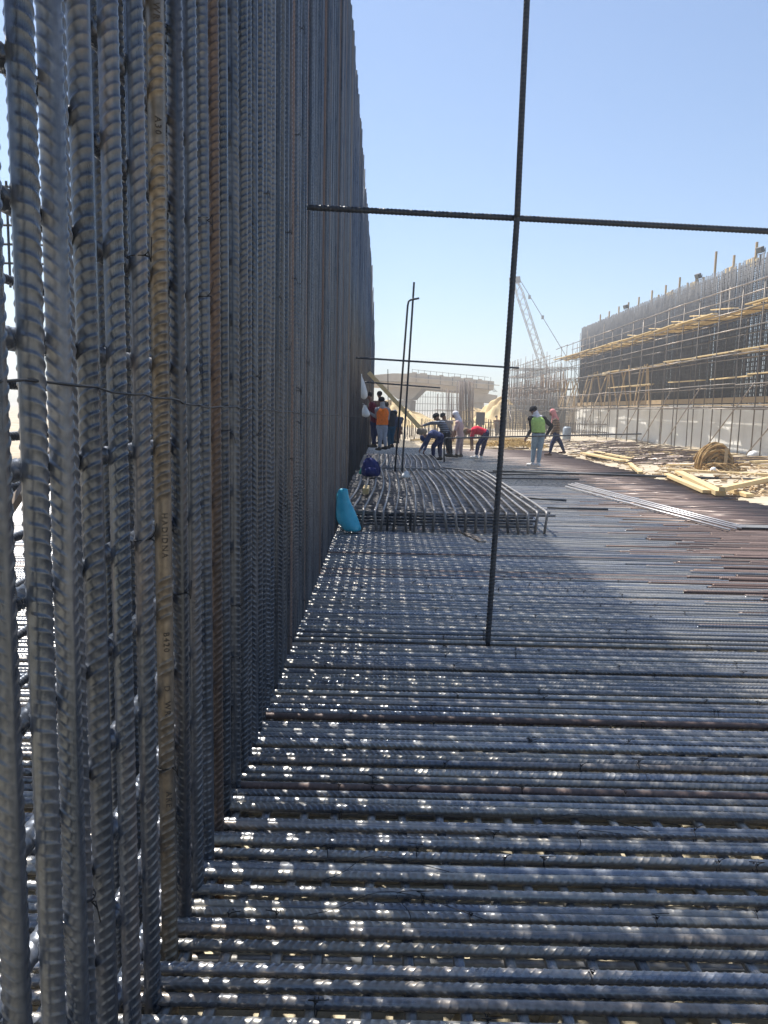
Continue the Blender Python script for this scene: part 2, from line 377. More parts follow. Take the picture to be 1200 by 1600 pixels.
# second (inner) uprights, kept shorter so the wall's shadow edge fades out
rodm = variant(w_rod, M_BAR)
inner = MB(); y = 1.76; k = 0; fixed = [1.905, 2.06, 2.28, 2.5, 2.74, 3.0]
while y < 34:
    k += 1
    if y < 13:
        me = variant(random.choice(w_hi if y < 3.5 else w_lo), M_BROWN if random.random() < .15 and y > 2.6 else M_BAR)
        put('inner_upright_bar', me, (-.674 + random.gauss(0, .004), y, -.3), (0, 0, 1), random.uniform(0, 6), (6.2 + random.uniform(-.9, .8)) / 7.55,
            label='upright bar half hidden just behind the front row of the tall wall', cat='steel bar', group='uprights behind the front row')
    else: inner.tube([(-.674, y, -.3), (-.674, y, 5.9 + random.uniform(-.9, .8))], .019, 6)
    y = fixed.pop(0) if fixed else y + random.uniform(.15, .34)
tag(inner.build('inner_upright_bars', M_BAR, smooth=True), 'hidden inner uprights of the far end of the tall wall', 'steel bars', kind='stuff')
# lengthwise bars tied to the wall
lw = variant(rebar('ribbed_bar', 12, nseg=12, hand=1), M_BAR); lw2 = variant(rod_mesh('far_bar', 31, .019, 8), M_BAR)
z = .10; k = 0
while z < 7.1:
    put('lengthwise_wall_bar', lw, (-.627, .55, z), (0, 1, random.gauss(0, .0006)), random.uniform(0, 6), 1, label='near horizontal bar tied behind the uprights of the tall wall, running lengthwise', cat='steel bar', group='lengthwise bars in the tall wall')
    if z < 6: put('lengthwise_wall_bar', lw2, (-.627, 12.6, z), (0, 1, 0), 0, 1, label='far horizontal bar tied behind the uprights of the tall wall, running lengthwise', cat='steel bar', group='far lengthwise bars in the tall wall')
    z += .222; k += 1
# back face of the wall, about a metre behind
rearlo = variant(rebar('ribbed_bar', 7.0, nseg=8), M_BAR); rearrod = variant(rod_mesh('far_bar', 7.0, .019, 6), M_BAR)
y = 2.2; k = 0; rearM = MB()
while y < 31:
    h = 2.3 + random.uniform(-.1, .2) if y < 4.6 else 5.6 + random.uniform(-.9, .9)  # farther ones, out of sight, raised to thicken the wall's shade
    if y < 13:
        put('rear_upright_bar', rearlo if y < 6 else rearrod, (-1.55, y, -.3), (random.gauss(0, .002), 0, 1), random.uniform(0, 6), (h + .3) / 7.0,
            label='upright bar of the rear face behind gaps in the tall wall, raised farther along for shade', cat='steel bar', group='uprights of the rear face')
    else: rearM.tube([(-1.55, y, -.3), (-1.55, y, h)], .019, 6)
    y += .29
tag(rearM.build('rear_upright_bars', M_BAR, smooth=True), 'unseen uprights of the rear face, raised to thicken the shade of the tall wall', 'steel bars', kind='stuff')
for i in range(10):
    put('rear_lengthwise_bar', lw, (-1.6, 2.3 if i < 9 else 4.4, .3 + i * .22), (0, 1, 0), 0, 1, label='horizontal bar of the rear face behind the tall wall', cat='steel bar', group='horizontal bars of the rear face')
for i in range(11):
    put('rear_lengthwise_bar', lw2, (-1.6, 4.5, 2.6 + i * .4), (0, 1, 0), 0, .85, label='unseen high horizontal bar of the rear face, extending it upward for denser shade', cat='steel bar', group='high horizontal bars of the rear face')
# things glimpsed on the far side of the wall
b = MB().beam((-1.98, 3.55, -.3), (-1.93, 3.6, 2.15), .15, .05, up=(0, 1, 0)).build('timber_board', M_WOOD2, bevel=.004)
tag(b, 'orange-brown upright timber board seen through the gap at the far left', 'board')
b = MB().beam((-1.7, 2.2, .35), (-1.35, 3.4, 1.5), .03, .03).build('diagonal_brace', M_TUBE2)
tag(b, 'sunlit diagonal bar behind the far-left uprights', 'bar')
b = MB()
for k in range(12): b.tube([(-5.5 + k * .25, 7.4, 2.6), (-5.5 + k * .25, 7.4, 3.55)], .012, 5)
for k in range(6): b.tube([(-5.6, 7.4, 2.65 + k * .17), (-2.7, 7.4, 2.65 + k * .17)], .012, 5)
b.tube([(-5.4, 7.42, -.3), (-5.4, 7.42, 2.7)], .03, 6); b.tube([(-2.8, 7.42, -.3), (-2.8, 7.42, 2.7)], .03, 6)
tag(b.build('mesh_panel', M_DARK), 'dark mesh panel high up behind the far-left bars', 'mesh panel')

# raised mill lettering on bars
M_LET = steel('letter_shading_steel', (.045, .035, .028), (.07, .055, .042), (.05, .035, .03), -.3, metal=.1, rough=.6)  # relief shading of the letters put into a darker colour
def lettering(parent, lines, y0, x0, size, m, ang=-45, r=.0195):
    for txt, z in lines:
        cu = bpy.data.curves.new('lettering', 'FONT'); cu.body = txt; cu.size = size; cu.extrude = .0022; cu.space_character = 1.3
        cu.align_x = 'LEFT'; cu.align_y = 'CENTER'; cu.resolution_u = 2
        t = bpy.data.objects.new('tmp', cu); C.objects.link(t); dg = bpy.context.evaluated_depsgraph_get(); dg.update()
        me = bpy.data.meshes.new_from_object(t.evaluated_get(dg)); bpy.data.objects.remove(t, do_unlink=True)
        # wrap round the bar: text X runs down the bar (-Z), text Y goes round it
        a0 = math.radians(ang)
        for v in me.vertices:
            x, yv, e = v.co; a = a0 + yv / r
            rr = r + e
            v.co = (rr * math.cos(a), rr * math.sin(a), z + .30 - x)
        me.materials.clear(); me.materials.append(m)
        o = bpy.data.objects.new('lettering', me); C.objects.link(o)
        o.parent = parent; o.matrix_parent_inverse = Matrix()
        # parent's mesh has its own spin; undo it so the letters face the camera
        q = parent.rotation_quaternion.copy(); o.rotation_mode = 'QUATERNION'
        o.rotation_quaternion = q.inverted() @ parent_axis(parent)
        o['label'] = 'raised rolled mill lettering'
def parent_axis(p):
    d = p.rotation_quaternion @ Vector((0, 0, 1)); return Vector((0, 0, 1)).rotation_difference(d)
lettering(ends[7], [('WR', ZL[0][0]), ('A30', ZL[1][0]), ('HADIDNA', ZL[2][0]), ('B420', ZL[3][0]), ('D', ZL[4][0]), ('WR', ZL[4][0] - .045), ('ARE', ZL[5][0])], 0, 0, .022, M_LET, ang=-64, r=.0186)
lettering(ends[9], [('HADIDNA', .96), ('B420', .66), ('WR', .5)], 0, 0, .02, M_BAR, ang=-62, r=.0196)

# thin string of tie wire running along the wall at eye level
w = MB(); P = []
for i in range(230):
    y = .9 + i * .1; zz = 1.55 + .024 * y if y < 1.43 else 1.60 - .038 * (y - 1) if y < 2.3 else 1.55 - .012 * (y - 2.3)
    P.append((WX + .027 + .008 * math.sin(y * 41.9), y, zz + .003 * math.sin(y * 7) + .003 * math.sin(i * 2.3)))
tag(w.tube(P, .0026, 5).build('tie_wire_string', M_WIRE, smooth=True), 'black wire strung along the tall wall across its uprights at eye level', 'wire')
def tie(p, ax, r=.023, n=0):
    """twisted wire loop round a bar at p; ax = bar axis"""
    ax = Vector(ax).normalized(); u = ax.orthogonal().normalized(); v = ax.cross(u); P = []
    for i in range(15):
        a = i / 14 * 2 * math.pi * 1.1; P.append(Vector(p) + (u * math.cos(a) + v * math.sin(a)) * r + ax * (.012 * (i / 14 - .5)))
    s_ = MB().tube(P, .0016, 4)
    q = Vector(p) + (u * random.uniform(-.2, .6) + Vector((0, -.5, .9)) if abs(ax.x) > .5 else Vector((.9, -.5, random.uniform(-.3, .3)))).normalized() * r
    d = (q - Vector(p)).normalized()
    s_.tube([q, q + d * .012 + ax * .006, q + d * .02 + ax * .02 * random.choice((-1, 1)), q + d * .024 + ax * .035 * random.choice((-1, 1))], .0016, 4)
    s_.tube([q, q + d * .014 - ax * .006, q + d * .018 + Vector((0, 0, -.012))], .0016, 4)
    return s_
near_rows = [r for r in rows if 1.6 < r < 7.5]
for i in range(120):
    y = random.choice(near_rows); lim = min(.5 * y + .15, 2.4); x = random.uniform(-.5, lim)
    x = round(x / .15) * .15 + random.uniform(-.02, .02)
    if x < -.5: continue
    tag(tie((x, y, -.02), (1, 0, 0)).build('wire_tie', M_WIRE, smooth=True), 'small black twisted wire tie on a crosswise bar of the floor mat', 'wire tie', 'wire ties on the mat')
for i in range(46):
    y = random.choice([q for q in wall_y if q < 6]); z = .10 + .222 * random.randrange(0, 18)
    tag(tie((WX, y, z + random.uniform(-.02, .03)), (0, 0, 1)).build('wire_tie', M_WIRE, smooth=True), 'small black twisted wire tie on an upright bar of the tall wall', 'wire tie', 'wire ties on the tall wall')
# loose thin wires lying on the mat
for (px, py, L, a) in ((505, 1375, .5, .5), (640, 1440, .3, 1.3), (830, 1290, .45, .2), (900, 1330, .35, .9), (480, 1430, .6, .25), (1010, 1220, .35, 1.1), (620, 1230, .3, 1.9)):
    p = G(px, py, .006); P = [p + Vector((math.cos(a + .5 * math.sin(t * 3)) * L * t, math.sin(a + .4 * math.sin(t * 4)) * L * t * .6, .012 * math.sin(t * 3.1))) for t in [i / 10 for i in range(11)]]
    tag(MB().tube(P, .0014, 4).build('loose_wire', M_WIRE, smooth=True), 'thin bent offcut of tie wire lying loose on the floor mat', 'wire', 'loose wire offcuts')

# ------------------------------------------------------------------ free-standing posts and rails
def bar_thing(name, P0, P1, label, cat, r=.0185, m=M_DARK, hi=True):
    P0 = Vector(P0); P1 = Vector(P1); L = (P1 - P0).length
    me = rebar('ribbed_bar', L, r=r, nseg=12 if hi else 8) if L < 9 else rod_mesh('bar', L, r)
    me.materials.append(m); return put(name, me, P0, P1 - P0, .5, 1, label=label, cat=cat)
p = G(762, 1000, .0); Yp = p.y
q = at(808, 340, Yp + .02); t = at(826, -60, Yp + .04)
d = (q - p); bar_thing('tall_post', p - Vector((0, 0, .05)), q, 'tall thin upright bar standing alone on the mat, nearest to the camera', 'post', .0185)
C.objects[-1].name = 'tall_post'
bar_thing('tall_post_extension', q - Vector((0, 0, .0)), t, 'upper length of the tall thin upright bar reaching out of the top of the picture', 'post', .0185)
a_ = at(480, 324, Yp + .08); b_ = at(1290, 366, Yp + .03)
bar_thing('rail', a_, b_, 'long horizontal bar crossing the tall nearest post high against the sky', 'rail', .018)
YB = 15.6
a_ = at(556, 559, YB); b_ = at(811, 575, YB); bar_thing('rail', a_, b_, 'thin horizontal bar at mid height from the wall across the two thin posts', 'rail', .019, hi=False)
a_ = at(570, 597, 22.5); b_ = at(688, 606, 22.5); bar_thing('rail', a_, b_, 'short thin horizontal bar below and beyond the mid-height rail', 'rail', .022, hi=False)
a_ = at(628, 738, 15.9); b_ = at(647, 441, 15.9); bar_thing('thin_post', a_, b_, 'tallest of the two thin posts rising from the raised bar cage', 'post', .02, hi=False)
P = [at(617, 737, 15.8), at(637, 478, 15.8), at(638.5, 471, 15.8), at(642, 468.5, 15.8), at(655, 466, 15.8)]
tag(MB().tube(P, .02, 8).build('bent_post', M_DARK, smooth=True), 'thin post bent over at its top, left of the straight thin post', 'post')
bar_thing('thin_post', at(607, 690, 30), at(606, 577, 30), 'faint thin upright rod between the tall wall and the two posts', 'post', .014, hi=False)
# low rail on legs behind the workers
yr = 19.5; P = [at(694, 722, yr), at(694, 689, yr), at(695, 686, yr), at(698, 684.5, yr), at(1002, 678, yr + 3)]
tag(MB().tube(P, .02, 8).build('bent_rail', M_DARK, smooth=True), 'low bent rail on a leg in front of the workers, running to the right', 'rail')
for (px0, py0, px1, py1, r, lab) in (
        (770, 735.5, 1260, 752, .03, 'long dark bar lying across the mat near the big planks'),
        (775, 741, 1000, 738.5, .022, 'thinner dark bar lying just in front of the man in the green vest'),
        (650, 745, 905, 749, .02, 'dark bar lying over the far edge of the raised cage'),
        (640, 726, 800, 741, .02, 'dark bar lying slantwise near the feet of the bending men'),
        (822, 778, 885, 782, .02, 'short loose bar lying right of the raised cage'),
        (855, 793, 950, 796, .018, 'second short loose bar lying right of the raised cage')):
    tag(MB().tube([G(px0, py0, .03), G(px1, py1, .03)], r, 8).build('loose_bar', M_DARK, smooth=True), lab, 'steel bar')
# bundle of pale bars
e0 = [(888, 757), (893, 756), (899, 755), (884, 760)]; e1 = [(1150, 826), (1158, 825), (1164, 823.5), (1140, 828)]
for i, (a, b_) in enumerate(zip(e0, e1)):
    tag(MB().tube([G(*a, .03), (G(*a, .03) + G(*b_, .03)) / 2, G(*b_, .03)], .016, 8).build('pale_rod', mat('pale_steel', (.5, .48, .48), .35, .5) if i == 0 else bpy.data.materials['pale_steel'], smooth=True),
        'pale shiny rod lying in the slanting bundle on the brown mat', 'steel rod', 'slanting bundle of pale rods')
for i, yy in enumerate((0, .06, .13, .2)):
    p = G(1165, 825, .02); tag(MB().tube([p + Vector((-.1, yy, 0)), p + Vector((3.2, yy, 0))], .02, 8).build('loose_bar', M_DARK, smooth=True), 'dark bar lying crosswise at the near end of the pale rods', 'steel bar', 'dark bars by the pale rods')

# ------------------------------------------------------------------ raised cage of hooked bars
def cage(x0, x1, y0, y1, zt, nh, dy, tagname, lab_h, lab_t, bow=.09, leg=.28, skew=0):
    for i in range(nh):
        s_ = i / (nh - 1); x = x0 + (x1 - x0) * s_ + random.uniform(-.015, .015); P = []
        bw = bow * (1 - .5 * s_)
        yf = y0 + .02 * math.sin(i * 1.7) + random.uniform(-.03, .03)
        for k in range(13):
            t = k / 12; y = y1 + (yf + .06 - y1) * t
            P.append((x + bw * math.sin(math.pi * t) - .06 * t + skew * (1 - t), y, zt + .012 * math.sin(t * 7 + i)))
        xl, yl, zl = P[-1]
        for a in (30, 60, 90): P.append((xl, yl - .055 * math.sin(R(a)), zl - .055 * (1 - math.cos(R(a)))))
        jit = random.uniform(-.03, .03)
        P.append((xl + jit, yf, max(zl - leg, .004)))
        tag(MB().tube(P, .0175, 8).build('hooked_bar', M_HOOK, smooth=True), lab_h, 'hooked bar', tagname + ' hooked bars')
    y = y0 + .08
    while y < y1:
        dz = random.uniform(-.006, 0)
        P = [(x0 - .12 + random.uniform(-.1, .03), y, zt - .037 + dz), (x1 + .0 + random.uniform(-.05, .06), y + random.uniform(-.02, .02), zt - .037 + dz)]
        tag(MB().tube(P, .0175, 7).build('cage_crossbar', M_HOOK, smooth=True), lab_t, 'crossbar', tagname + ' crossbars')
        y += dy * random.uniform(.85, 1.15)
M_HOOK = steel('hook_steel', (.16, .16, .17), (.34, .32, .30), (.2, .14, .1), -.1, metal=.3, rough=.45)
cage(-.42, 2.2, 9.75, 16.6, .27, 21, .15, 'near cage', 'long bar with its end bent down, lying on top of the raised cage', 'crosswise bar under the hooked bars of the raised cage')
for i in range(4):   # lower crossbars of the cage front
    z = .06 + .08 * (i % 2); y = 9.95 + .3 * (i // 2)
    tag(MB().tube([(-.5, y, z), (2.05, y, z)], .016, 7).build('cage_crossbar', M_BAR, smooth=True), 'low crosswise bar behind the bent-down ends of the raised cage', 'crossbar', 'low crossbars of the cage')
for px in (605, 641):   # two stirrups
    p = G(px, 829, 0); tag(MB().tube([p, p + Vector((0, 0, .2)), p + Vector((.02, 0, .22)), p + Vector((.16 * (1 if px < 620 else -1), 0, .22))], .016, 7).build('stirrup', M_DARK, smooth=True), 'small bent stirrup hooked at the front of the cage, ' + ('left one' if px < 620 else 'right one'), 'stirrup')
cage(-.4, 1.5, 18.6, 24.2, .18, 14, .14, 'far cage', 'thin bent-down bar of the second, lower cage in front of the standing men', 'crosswise bar of the second, lower cage', leg=.18)
# strip board on mat
a = G(722, 830, .006); b_ = G(755, 846, .006)
tag(MB().beam(a, b_, .09, .012).build('flat_strip', M_TUBE2), 'flat pale strip lying on the mat in front of the cage', 'strip')

# ------------------------------------------------------------------ bags and bits near the wall
def blob(name, rows_, m, parent=None, n=20, sub=1, seed=0, rough=.01):
    """rows_: (centre, rx, ry) horizontal rings, crumpled"""
    rd = random.Random(seed); mb = MB(); V = []; F = []
    for (c, rx, ry) in rows_:
        for k in range(n):
            a = 2 * math.pi * k / n; f = 1 + rough * 10 * (rd.random() - .5) + .07 * math.sin(5 * a + c[2] * 30)
            V.append((c[0] + rx * math.cos(a) * f, c[1] + ry * math.sin(a) * f, c[2]))
    for i in range(len(rows_) - 1):
        for k in range(n): F.append((i * n + k, i * n + (k + 1) % n, (i + 1) * n + (k + 1) % n, (i + 1) * n + k))
    F.append(tuple(range(n - 1, -1, -1))); F.append(tuple((len(rows_) - 1) * n + k for k in range(n)))
    mb.add(V, F); o = mb.build(name, m, parent, smooth=True)
    s_ = o.modifiers.new('sub', 'SUBSURF'); s_.levels = sub; s_.render_levels = sub; return o
# turquoise bag slumped against the wall: tall leaning flat sack
p = G(545, 832, 0)
rows_ = [((p.x + .05, p.y, .01), .10, .09), ((p.x + .03, p.y, .06), .13, .11), ((p.x - .02, p.y + .02, .16), .145, .10), ((p.x - .05, p.y + .03, .28), .12, .08), ((p.x - .08, p.y + .03, .40), .09, .06), ((p.x - .09, p.y + .03, .50), .07, .045), ((p.x - .075, p.y + .03, .56), .055, .03)]
tag(blob('turquoise_bag', rows_, M_BLUE, seed=3, sub=2, n=16, rough=.012), 'turquoise plastic sack leaning against the foot of the tall wall', 'sack')
# navy backpack on the cage
bp_ = G(579, 745, .27); bk = empty('backpack', bp_, 0, 'navy blue backpack slumped on the far left of the raised cage', 'backpack')
rows_ = [((0, 0, 0), .15, .12), ((0, 0, .06), .185, .14), ((0, 0, .16), .18, .14), ((-.01, 0, .26), .15, .12), ((-.02, 0, .33), .10, .09), ((-.02, 0, .37), .05, .05)]
blob('bag_body', rows_, M_NAVY, bk, seed=5, sub=2)
rows_ = [((0, -.13, .04), .11, .035), ((0, -.14, .10), .12, .05), ((0, -.14, .17), .11, .04), ((0, -.13, .19), .08, .02)]
blob('front_pocket', rows_, M_NAVY, bk, seed=6, sub=1)
P = [(-.04 + .03 * math.cos(a), .0, .37 + .05 * math.sin(a)) for a in [i * math.pi / 6 for i in range(7)]]
MB().tube(P, .01, 6).build('top_handle', M_NAVY, bk, smooth=True)
MB().tube([(.12, -.1, .3), (.17, -.12, .2), (.18, -.1, .08)], .012, 6).build('strap', M_NAVY, bk, smooth=True)
rows_ = [((-.09, .15, .27), .09, .08), ((-.08, .15, .38), .11, .09), ((-.07, .15, .46), .06, .05)]
o = blob('dark_bundle', [((c[0] + bp_.x, c[1] + bp_.y + .1, c[2]), a, b) for c, a, b in rows_], mat('black_cloth', (.02, .02, .025), .85), seed=8)
tag(o, 'black cloth bundle lying on the cage behind the navy backpack', 'bundle')
o = blob('green_bag', [((bp_.x - .19, bp_.y + .3, .28), .06, .05), ((bp_.x - .18, bp_.y + .3, .36), .05, .04), ((bp_.x - .17, bp_.y + .3, .42), .02, .02)], M_GREEN, seed=9)
tag(o, 'small green bag beside the navy backpack near the wall', 'bag')
p = G(571, 772, .29)
tag(MB().beam(p + Vector((-.0, -.05, .045)), p + Vector((.01, .45, .045)), .09, .09).build('wood_block', M_WOOD, bevel=.006), 'short block of pale timber lying on the raised cage below the backpack', 'timber block')
p = G(633, 747, .29)
tag(blob('plastic_bag', [((p.x, p.y, .285), .07, .06), ((p.x, p.y, .33), .085, .07), ((p.x + .02, p.y, .39), .05, .04), ((p.x + .03, p.y, .43), .02, .02)], M_WHITE, seed=10, rough=.03), 'crumpled translucent white plastic bag on the far edge of the cage', 'plastic bag')
for (px0, py0, px1, py1, Y, lab) in ((560, 583, 567, 624, 19.5, 'larger white plastic bag hanging high on the tall wall above the workers'), (568, 633, 570, 652, 21.0, 'smaller white bag hanging low on the tall wall beside the workers')):
    a = at(px0, py0, Y); b_ = at(px1, py1, Y); L = a.z - b_.z; cx = a.x; rows_ = []
    for t, w_ in ((0, .03), (.06, .07), (.1, .04), (.2, .06), (.45, .10), (.7, .125), (.88, .11), (.97, .05), (1, .02)):
        rows_.append(((a.x + (b_.x - a.x) * t + .03, Y, a.z - L * t), w_, w_ * .8))
    rows_.reverse(); h = empty('hanging_bag', (cx, Y, a.z), 0, lab, 'plastic bag')
    rows_ = [((c[0] - cx, 0, c[2] - a.z), r1, r2) for c, r1, r2 in rows_]
    blob('bag', rows_, M_WHITE, h, seed=int(Y * 10), rough=.012)
    MB().tube([(-.08, 0, .03), (0, 0, .04), (.03, 0, 0)], .008, 5).build('bag_tie', M_WHITE, h, smooth=True)
# timber plank leaning on the far part of the wall
a = at(576, 582, 23.6); b_ = at(656, 668, 23.2)
tag(MB().beam(a, b_, .12, .05, up=(0, -1, .2)).build('leaning_plank', M_WOOD, bevel=.005), 'long timber plank slanting down from the tall wall behind the workers', 'plank')
a = at(650, 668, 23.3)
tag(blob('paper_sack', [((a.x + .16, 23.2, a.z - .22), .15, .10), ((a.x + .17, 23.2, a.z - .12), .18, .12), ((a.x + .18, 23.2, a.z), .14, .08)], mat('sack_paper', (.25, .19, .14), .9, noise=4, col2=(.33, .27, .21)), seed=4), 'dusty sack at the lower end of the leaning plank', 'sack')

# ------------------------------------------------------------------ people
def capsule(mb, a, b, ra, rb, n=12, flat=1, side=None):
    a = Vector(a); b = Vector(b); d = b - a; L = d.length
    d = d.normalized() if L > 1e-6 else Vector((0, 0, 1))
    u = (side - d * side.dot(d)).normalized() if side is not None else d.orthogonal().normalized(); v = d.cross(u)
    P = []
    for k in (-80, -50, -20): P.append((a + d * ra * math.sin(R(k)), ra * math.cos(R(k))))
    P.append((a, ra)); P.append(((a + b) / 2, (ra + rb) / 2 * 1.01)); P.append((b, rb))
    for k in (20, 50, 80): P.append((b + d * rb * math.sin(R(k)), rb * math.cos(R(k))))
    V = [c + (u * math.cos(2 * math.pi * j / n) + v * math.sin(2 * math.pi * j / n) * flat) * r for c, r in P for j in range(n)]
    F = [(i * n + j, i * n + (j + 1) % n, (i + 1) * n + (j + 1) % n, (i + 1) * n + j) for i in range(len(P) - 1) for j in range(n)]
    F += [tuple(range(n - 1, -1, -1)), tuple((len(P) - 1) * n + j for j in range(n))]
    mb.add(V, F)
def loft(mb, secs, side, n=18):
    """secs: (centre, half width along side, half depth, forward dir)"""
    V = []
    for c, w, dp, f in secs:
        for j in range(n):
            a = 2 * math.pi * j / n; V.append(c + side * math.cos(a) * w + f * math.sin(a) * dp)
    F = [(i * n + j, i * n + (j + 1) % n, (i + 1) * n + (j + 1) % n, (i + 1) * n + j) for i in range(len(secs) - 1) for j in range(n)]
    F += [tuple(range(n - 1, -1, -1)), tuple((len(secs) - 1) * n + j for j in range(n))]
    mb.add(V, F)
def fuse(name, mb, m, parent, vox=.009, smooth=4):
    me = mesh_np('tmp', mb.V, mb.F); o = bpy.data.objects.new('tmp', me); C.objects.link(o)
    r = o.modifiers.new('r', 'REMESH'); r.mode = 'VOXEL'; r.voxel_size = vox; r.use_smooth_shade = True
    s_ = o.modifiers.new('s', 'SMOOTH'); s_.iterations = smooth; s_.factor = .5
    dg = bpy.context.evaluated_depsgraph_get(); dg.update()
    m2 = bpy.data.meshes.new_from_object(o.evaluated_get(dg)); bpy.data.objects.remove(o, do_unlink=True)
    m2.materials.clear(); m2.polygons.foreach_set('use_smooth', [True] * len(m2.polygons))
    q = link(name, m2, m, None)
    if parent:
        q.parent = parent; q.matrix_parent_inverse = Matrix.Translation(-Vector(parent.location))
    return q
def cloth(name, c, c2=None, n=14):
    c2 = c2 or tuple(min(1, v * 1.35) for v in c)
    return mat(name, c, .9, 0, noise=n, col2=c2, bump=.55, bscale=16, spec=.15)
M_SKIN = mat('skin', (.21, .11, .07), .6, 0, noise=6, col2=(.26, .14, .09)); M_HAIR = mat('hair', (.015, .012, .01), .8)
def stripes(name, c, c2, scale=9):
    m = cloth(name, c); n = m.node_tree.nodes; l = m.node_tree.links; b = n['Principled BSDF']
    w_ = n.new('ShaderNodeTexWave'); w_.bands_direction = 'Z'; w_.inputs['Scale'].default_value = scale; w_.inputs['Distortion'].default_value = 1.2
    w_.inputs['Detail'].default_value = 1; tc = n.new('ShaderNodeTexCoord'); l.new(tc.outputs['Object'], w_.inputs[0])
    cr = n.new('ShaderNodeValToRGB'); cr.color_ramp.elements[0].position = .45; cr.color_ramp.elements[1].position = .55
    cr.color_ramp.elements[0].color = (*c, 1); cr.color_ramp.elements[1].color = (*c2, 1); l.new(w_.outputs[0], cr.inputs[0]); l.new(cr.outputs[0], b.inputs['Base Color']); return m
def person(label, Y, J, shirt, trousers, shoes, headwear='cap', hw_mat=None, vest=None, side=(1, 0, 0), face=(0, 1, 0), long_sleeve=True, bulk=1.0, vox=.009, scarf=None):
    """J: joints measured as (px, py, dy) at depth Y + dy; side = person's left-right axis; face = where the nose points"""
    j = {k: at(v[0], v[1], Y + (v[2] if len(v) > 2 else 0)) for k, v in J.items()}
    foot = (j['anl'] + j['anr']) / 2
    root = empty('person', (foot.x, foot.y, min(j['anl'].z, j['anr'].z) - .08), 0, label, 'person', None)
    side = Vector(side).normalized(); face = Vector(face).normalized()
    nk, pv, hd = j['neck'], j['pel'], j['head']; spine = (nk - pv).normalized()
    f = side.cross(spine).normalized()
    if f.dot(face) < 0: f = -f
    sw = .19 * bulk
    shl = nk - spine * .06 - side * sw; shr = nk - spine * .06 + side * sw
    hpl = pv - side * .095; hpr = pv + side * .095
    T = (nk - pv).length
    def torso(mb, g):
        c = lambda t: pv + (nk - pv) * t + f * (-.03 * math.sin(math.pi * t))
        loft(mb, [(c(-.12), .12 + g, .09 + g, f), (c(0), .165 * bulk + g, .115 + g, f), (c(.2), .155 * bulk + g, .11 + g, f), (c(.42), .16 * bulk + g, .115 + g, f), (c(.68), .185 * bulk + g, .13 + g, f),
                  (c(.85), .19 * bulk + g, .115 + g, f), (c(.95), .13 + g, .085 + g, f), (c(1.02), .06 + g, .06 + g, f)], side)
        capsule(mb, shl, shr, .07 + g, .07 + g)
    def fix(a, b, L):
        return a + (b - a).normalized() * L
    ell = fix(shl, j['ell'], .29); elr = fix(shr, j['elr'], .29)
    wl = fix(ell, j['hal'], .25); wr = fix(elr, j['har'], .25)
    body = MB(); torso(body, -.012)
    capsule(body, nk - spine * .05, hd, .058, .052)
    # head: skull, jaw, nose, ears
    up = (hd - nk).normalized(); fc = (face - up * face.dot(up)).normalized(); sd = up.cross(fc).normalized()
    capsule(body, hd + up * .03 - fc * .015, hd + up * .03 + fc * .02, .088, .082, flat=.9)
    capsule(body, hd - up * .05 + fc * .03, hd - up * .02 + fc * .03, .055, .065)
    capsule(body, hd + fc * .10 + up * .015, hd + fc * .115 - up * .02, .011, .017)
    for e in (-1, 1): capsule(body, hd + sd * .083 * e + up * .015, hd + sd * .085 * e - up * .015, .016, .012)
    for e in (-1, 1): capsule(body, hd + fc * .088 + sd * .032 * e + up * .04, hd + fc * .088 + sd * .045 * e + up * .04, .012, .012)
    capsule(body, hd + fc * .088 + sd * .022 - up * .05, hd + fc * .088 - sd * .022 - up * .05, .012, .012)
    for sh, el, wr_, e in ((shl, ell, wl, -1), (shr, elr, wr, 1)):
        capsule(body, sh, el, .046, .038); capsule(body, el, wr_, .038, .025)
        d = (wr_ - el).normalized(); pd = d.cross(fc); pd = pd.normalized() if pd.length > .2 else d.orthogonal().normalized()
        nrm = d.cross(pd)
        palm = wr_ + d * .05; capsule(body, wr_ + d * .01, palm + d * .03, .028, .038, flat=.55, side=pd)
        for k, (o_, Lf) in enumerate(((-.03, .062), (-.01, .074), (.011, .07), (.031, .055))):
            a0 = palm + d * .04 + pd * o_; a1 = a0 + (d * .8 + nrm * .45 + pd * o_ * 6).normalized() * Lf * .55; a2 = a1 + (d * .4 + nrm * .9).normalized() * Lf * .5
            capsule(body, a0, a1, .0095, .009, n=8); capsule(body, a1, a2, .009, .008, n=8)
        t0 = wr_ + d * .02 - pd * .028; capsule(body, t0, t0 + (d * .6 - pd * .7 + nrm * .3).normalized() * .05, .012, .01, n=8)
    legs = []
    for hp, kn, an in ((hpl, j['knl'], j['anl']), (hpr, j['knr'], j['anr'])):
        capsule(body, hp, kn, .08, .052); capsule(body, kn, an, .05, .036)
        fd = Vector((face.x, face.y, 0)); fd = fd.normalized() if fd.length > .1 else Vector((0, 1, 0))
        capsule(body, an - Vector((0, 0, .03)), an + fd * .13 - Vector((0, 0, .05)), .036, .028); legs.append((hp, kn, an, fd))
    fuse('body', body, M_SKIN, root, vox)
    sh_ = MB(); torso(sh_, .012)
    for sh, el, wr_ in ((shl, ell, wl), (shr, elr, wr)):
        capsule(sh_, sh, el if long_sleeve else sh + (el - sh) * .8, .064, .056)
        if long_sleeve: capsule(sh_, el, wr_, .054, .04)
    fuse('shirt', sh_, shirt, root, vox)
    tr = MB()
    loft(tr, [(pv - spine * .09, .13, .10, f), (pv - spine * .02, .175 * bulk, .13, f), (pv + spine * .05, .172 * bulk, .128, f), (pv + spine * .09, .165 * bulk, .12, f)], side)
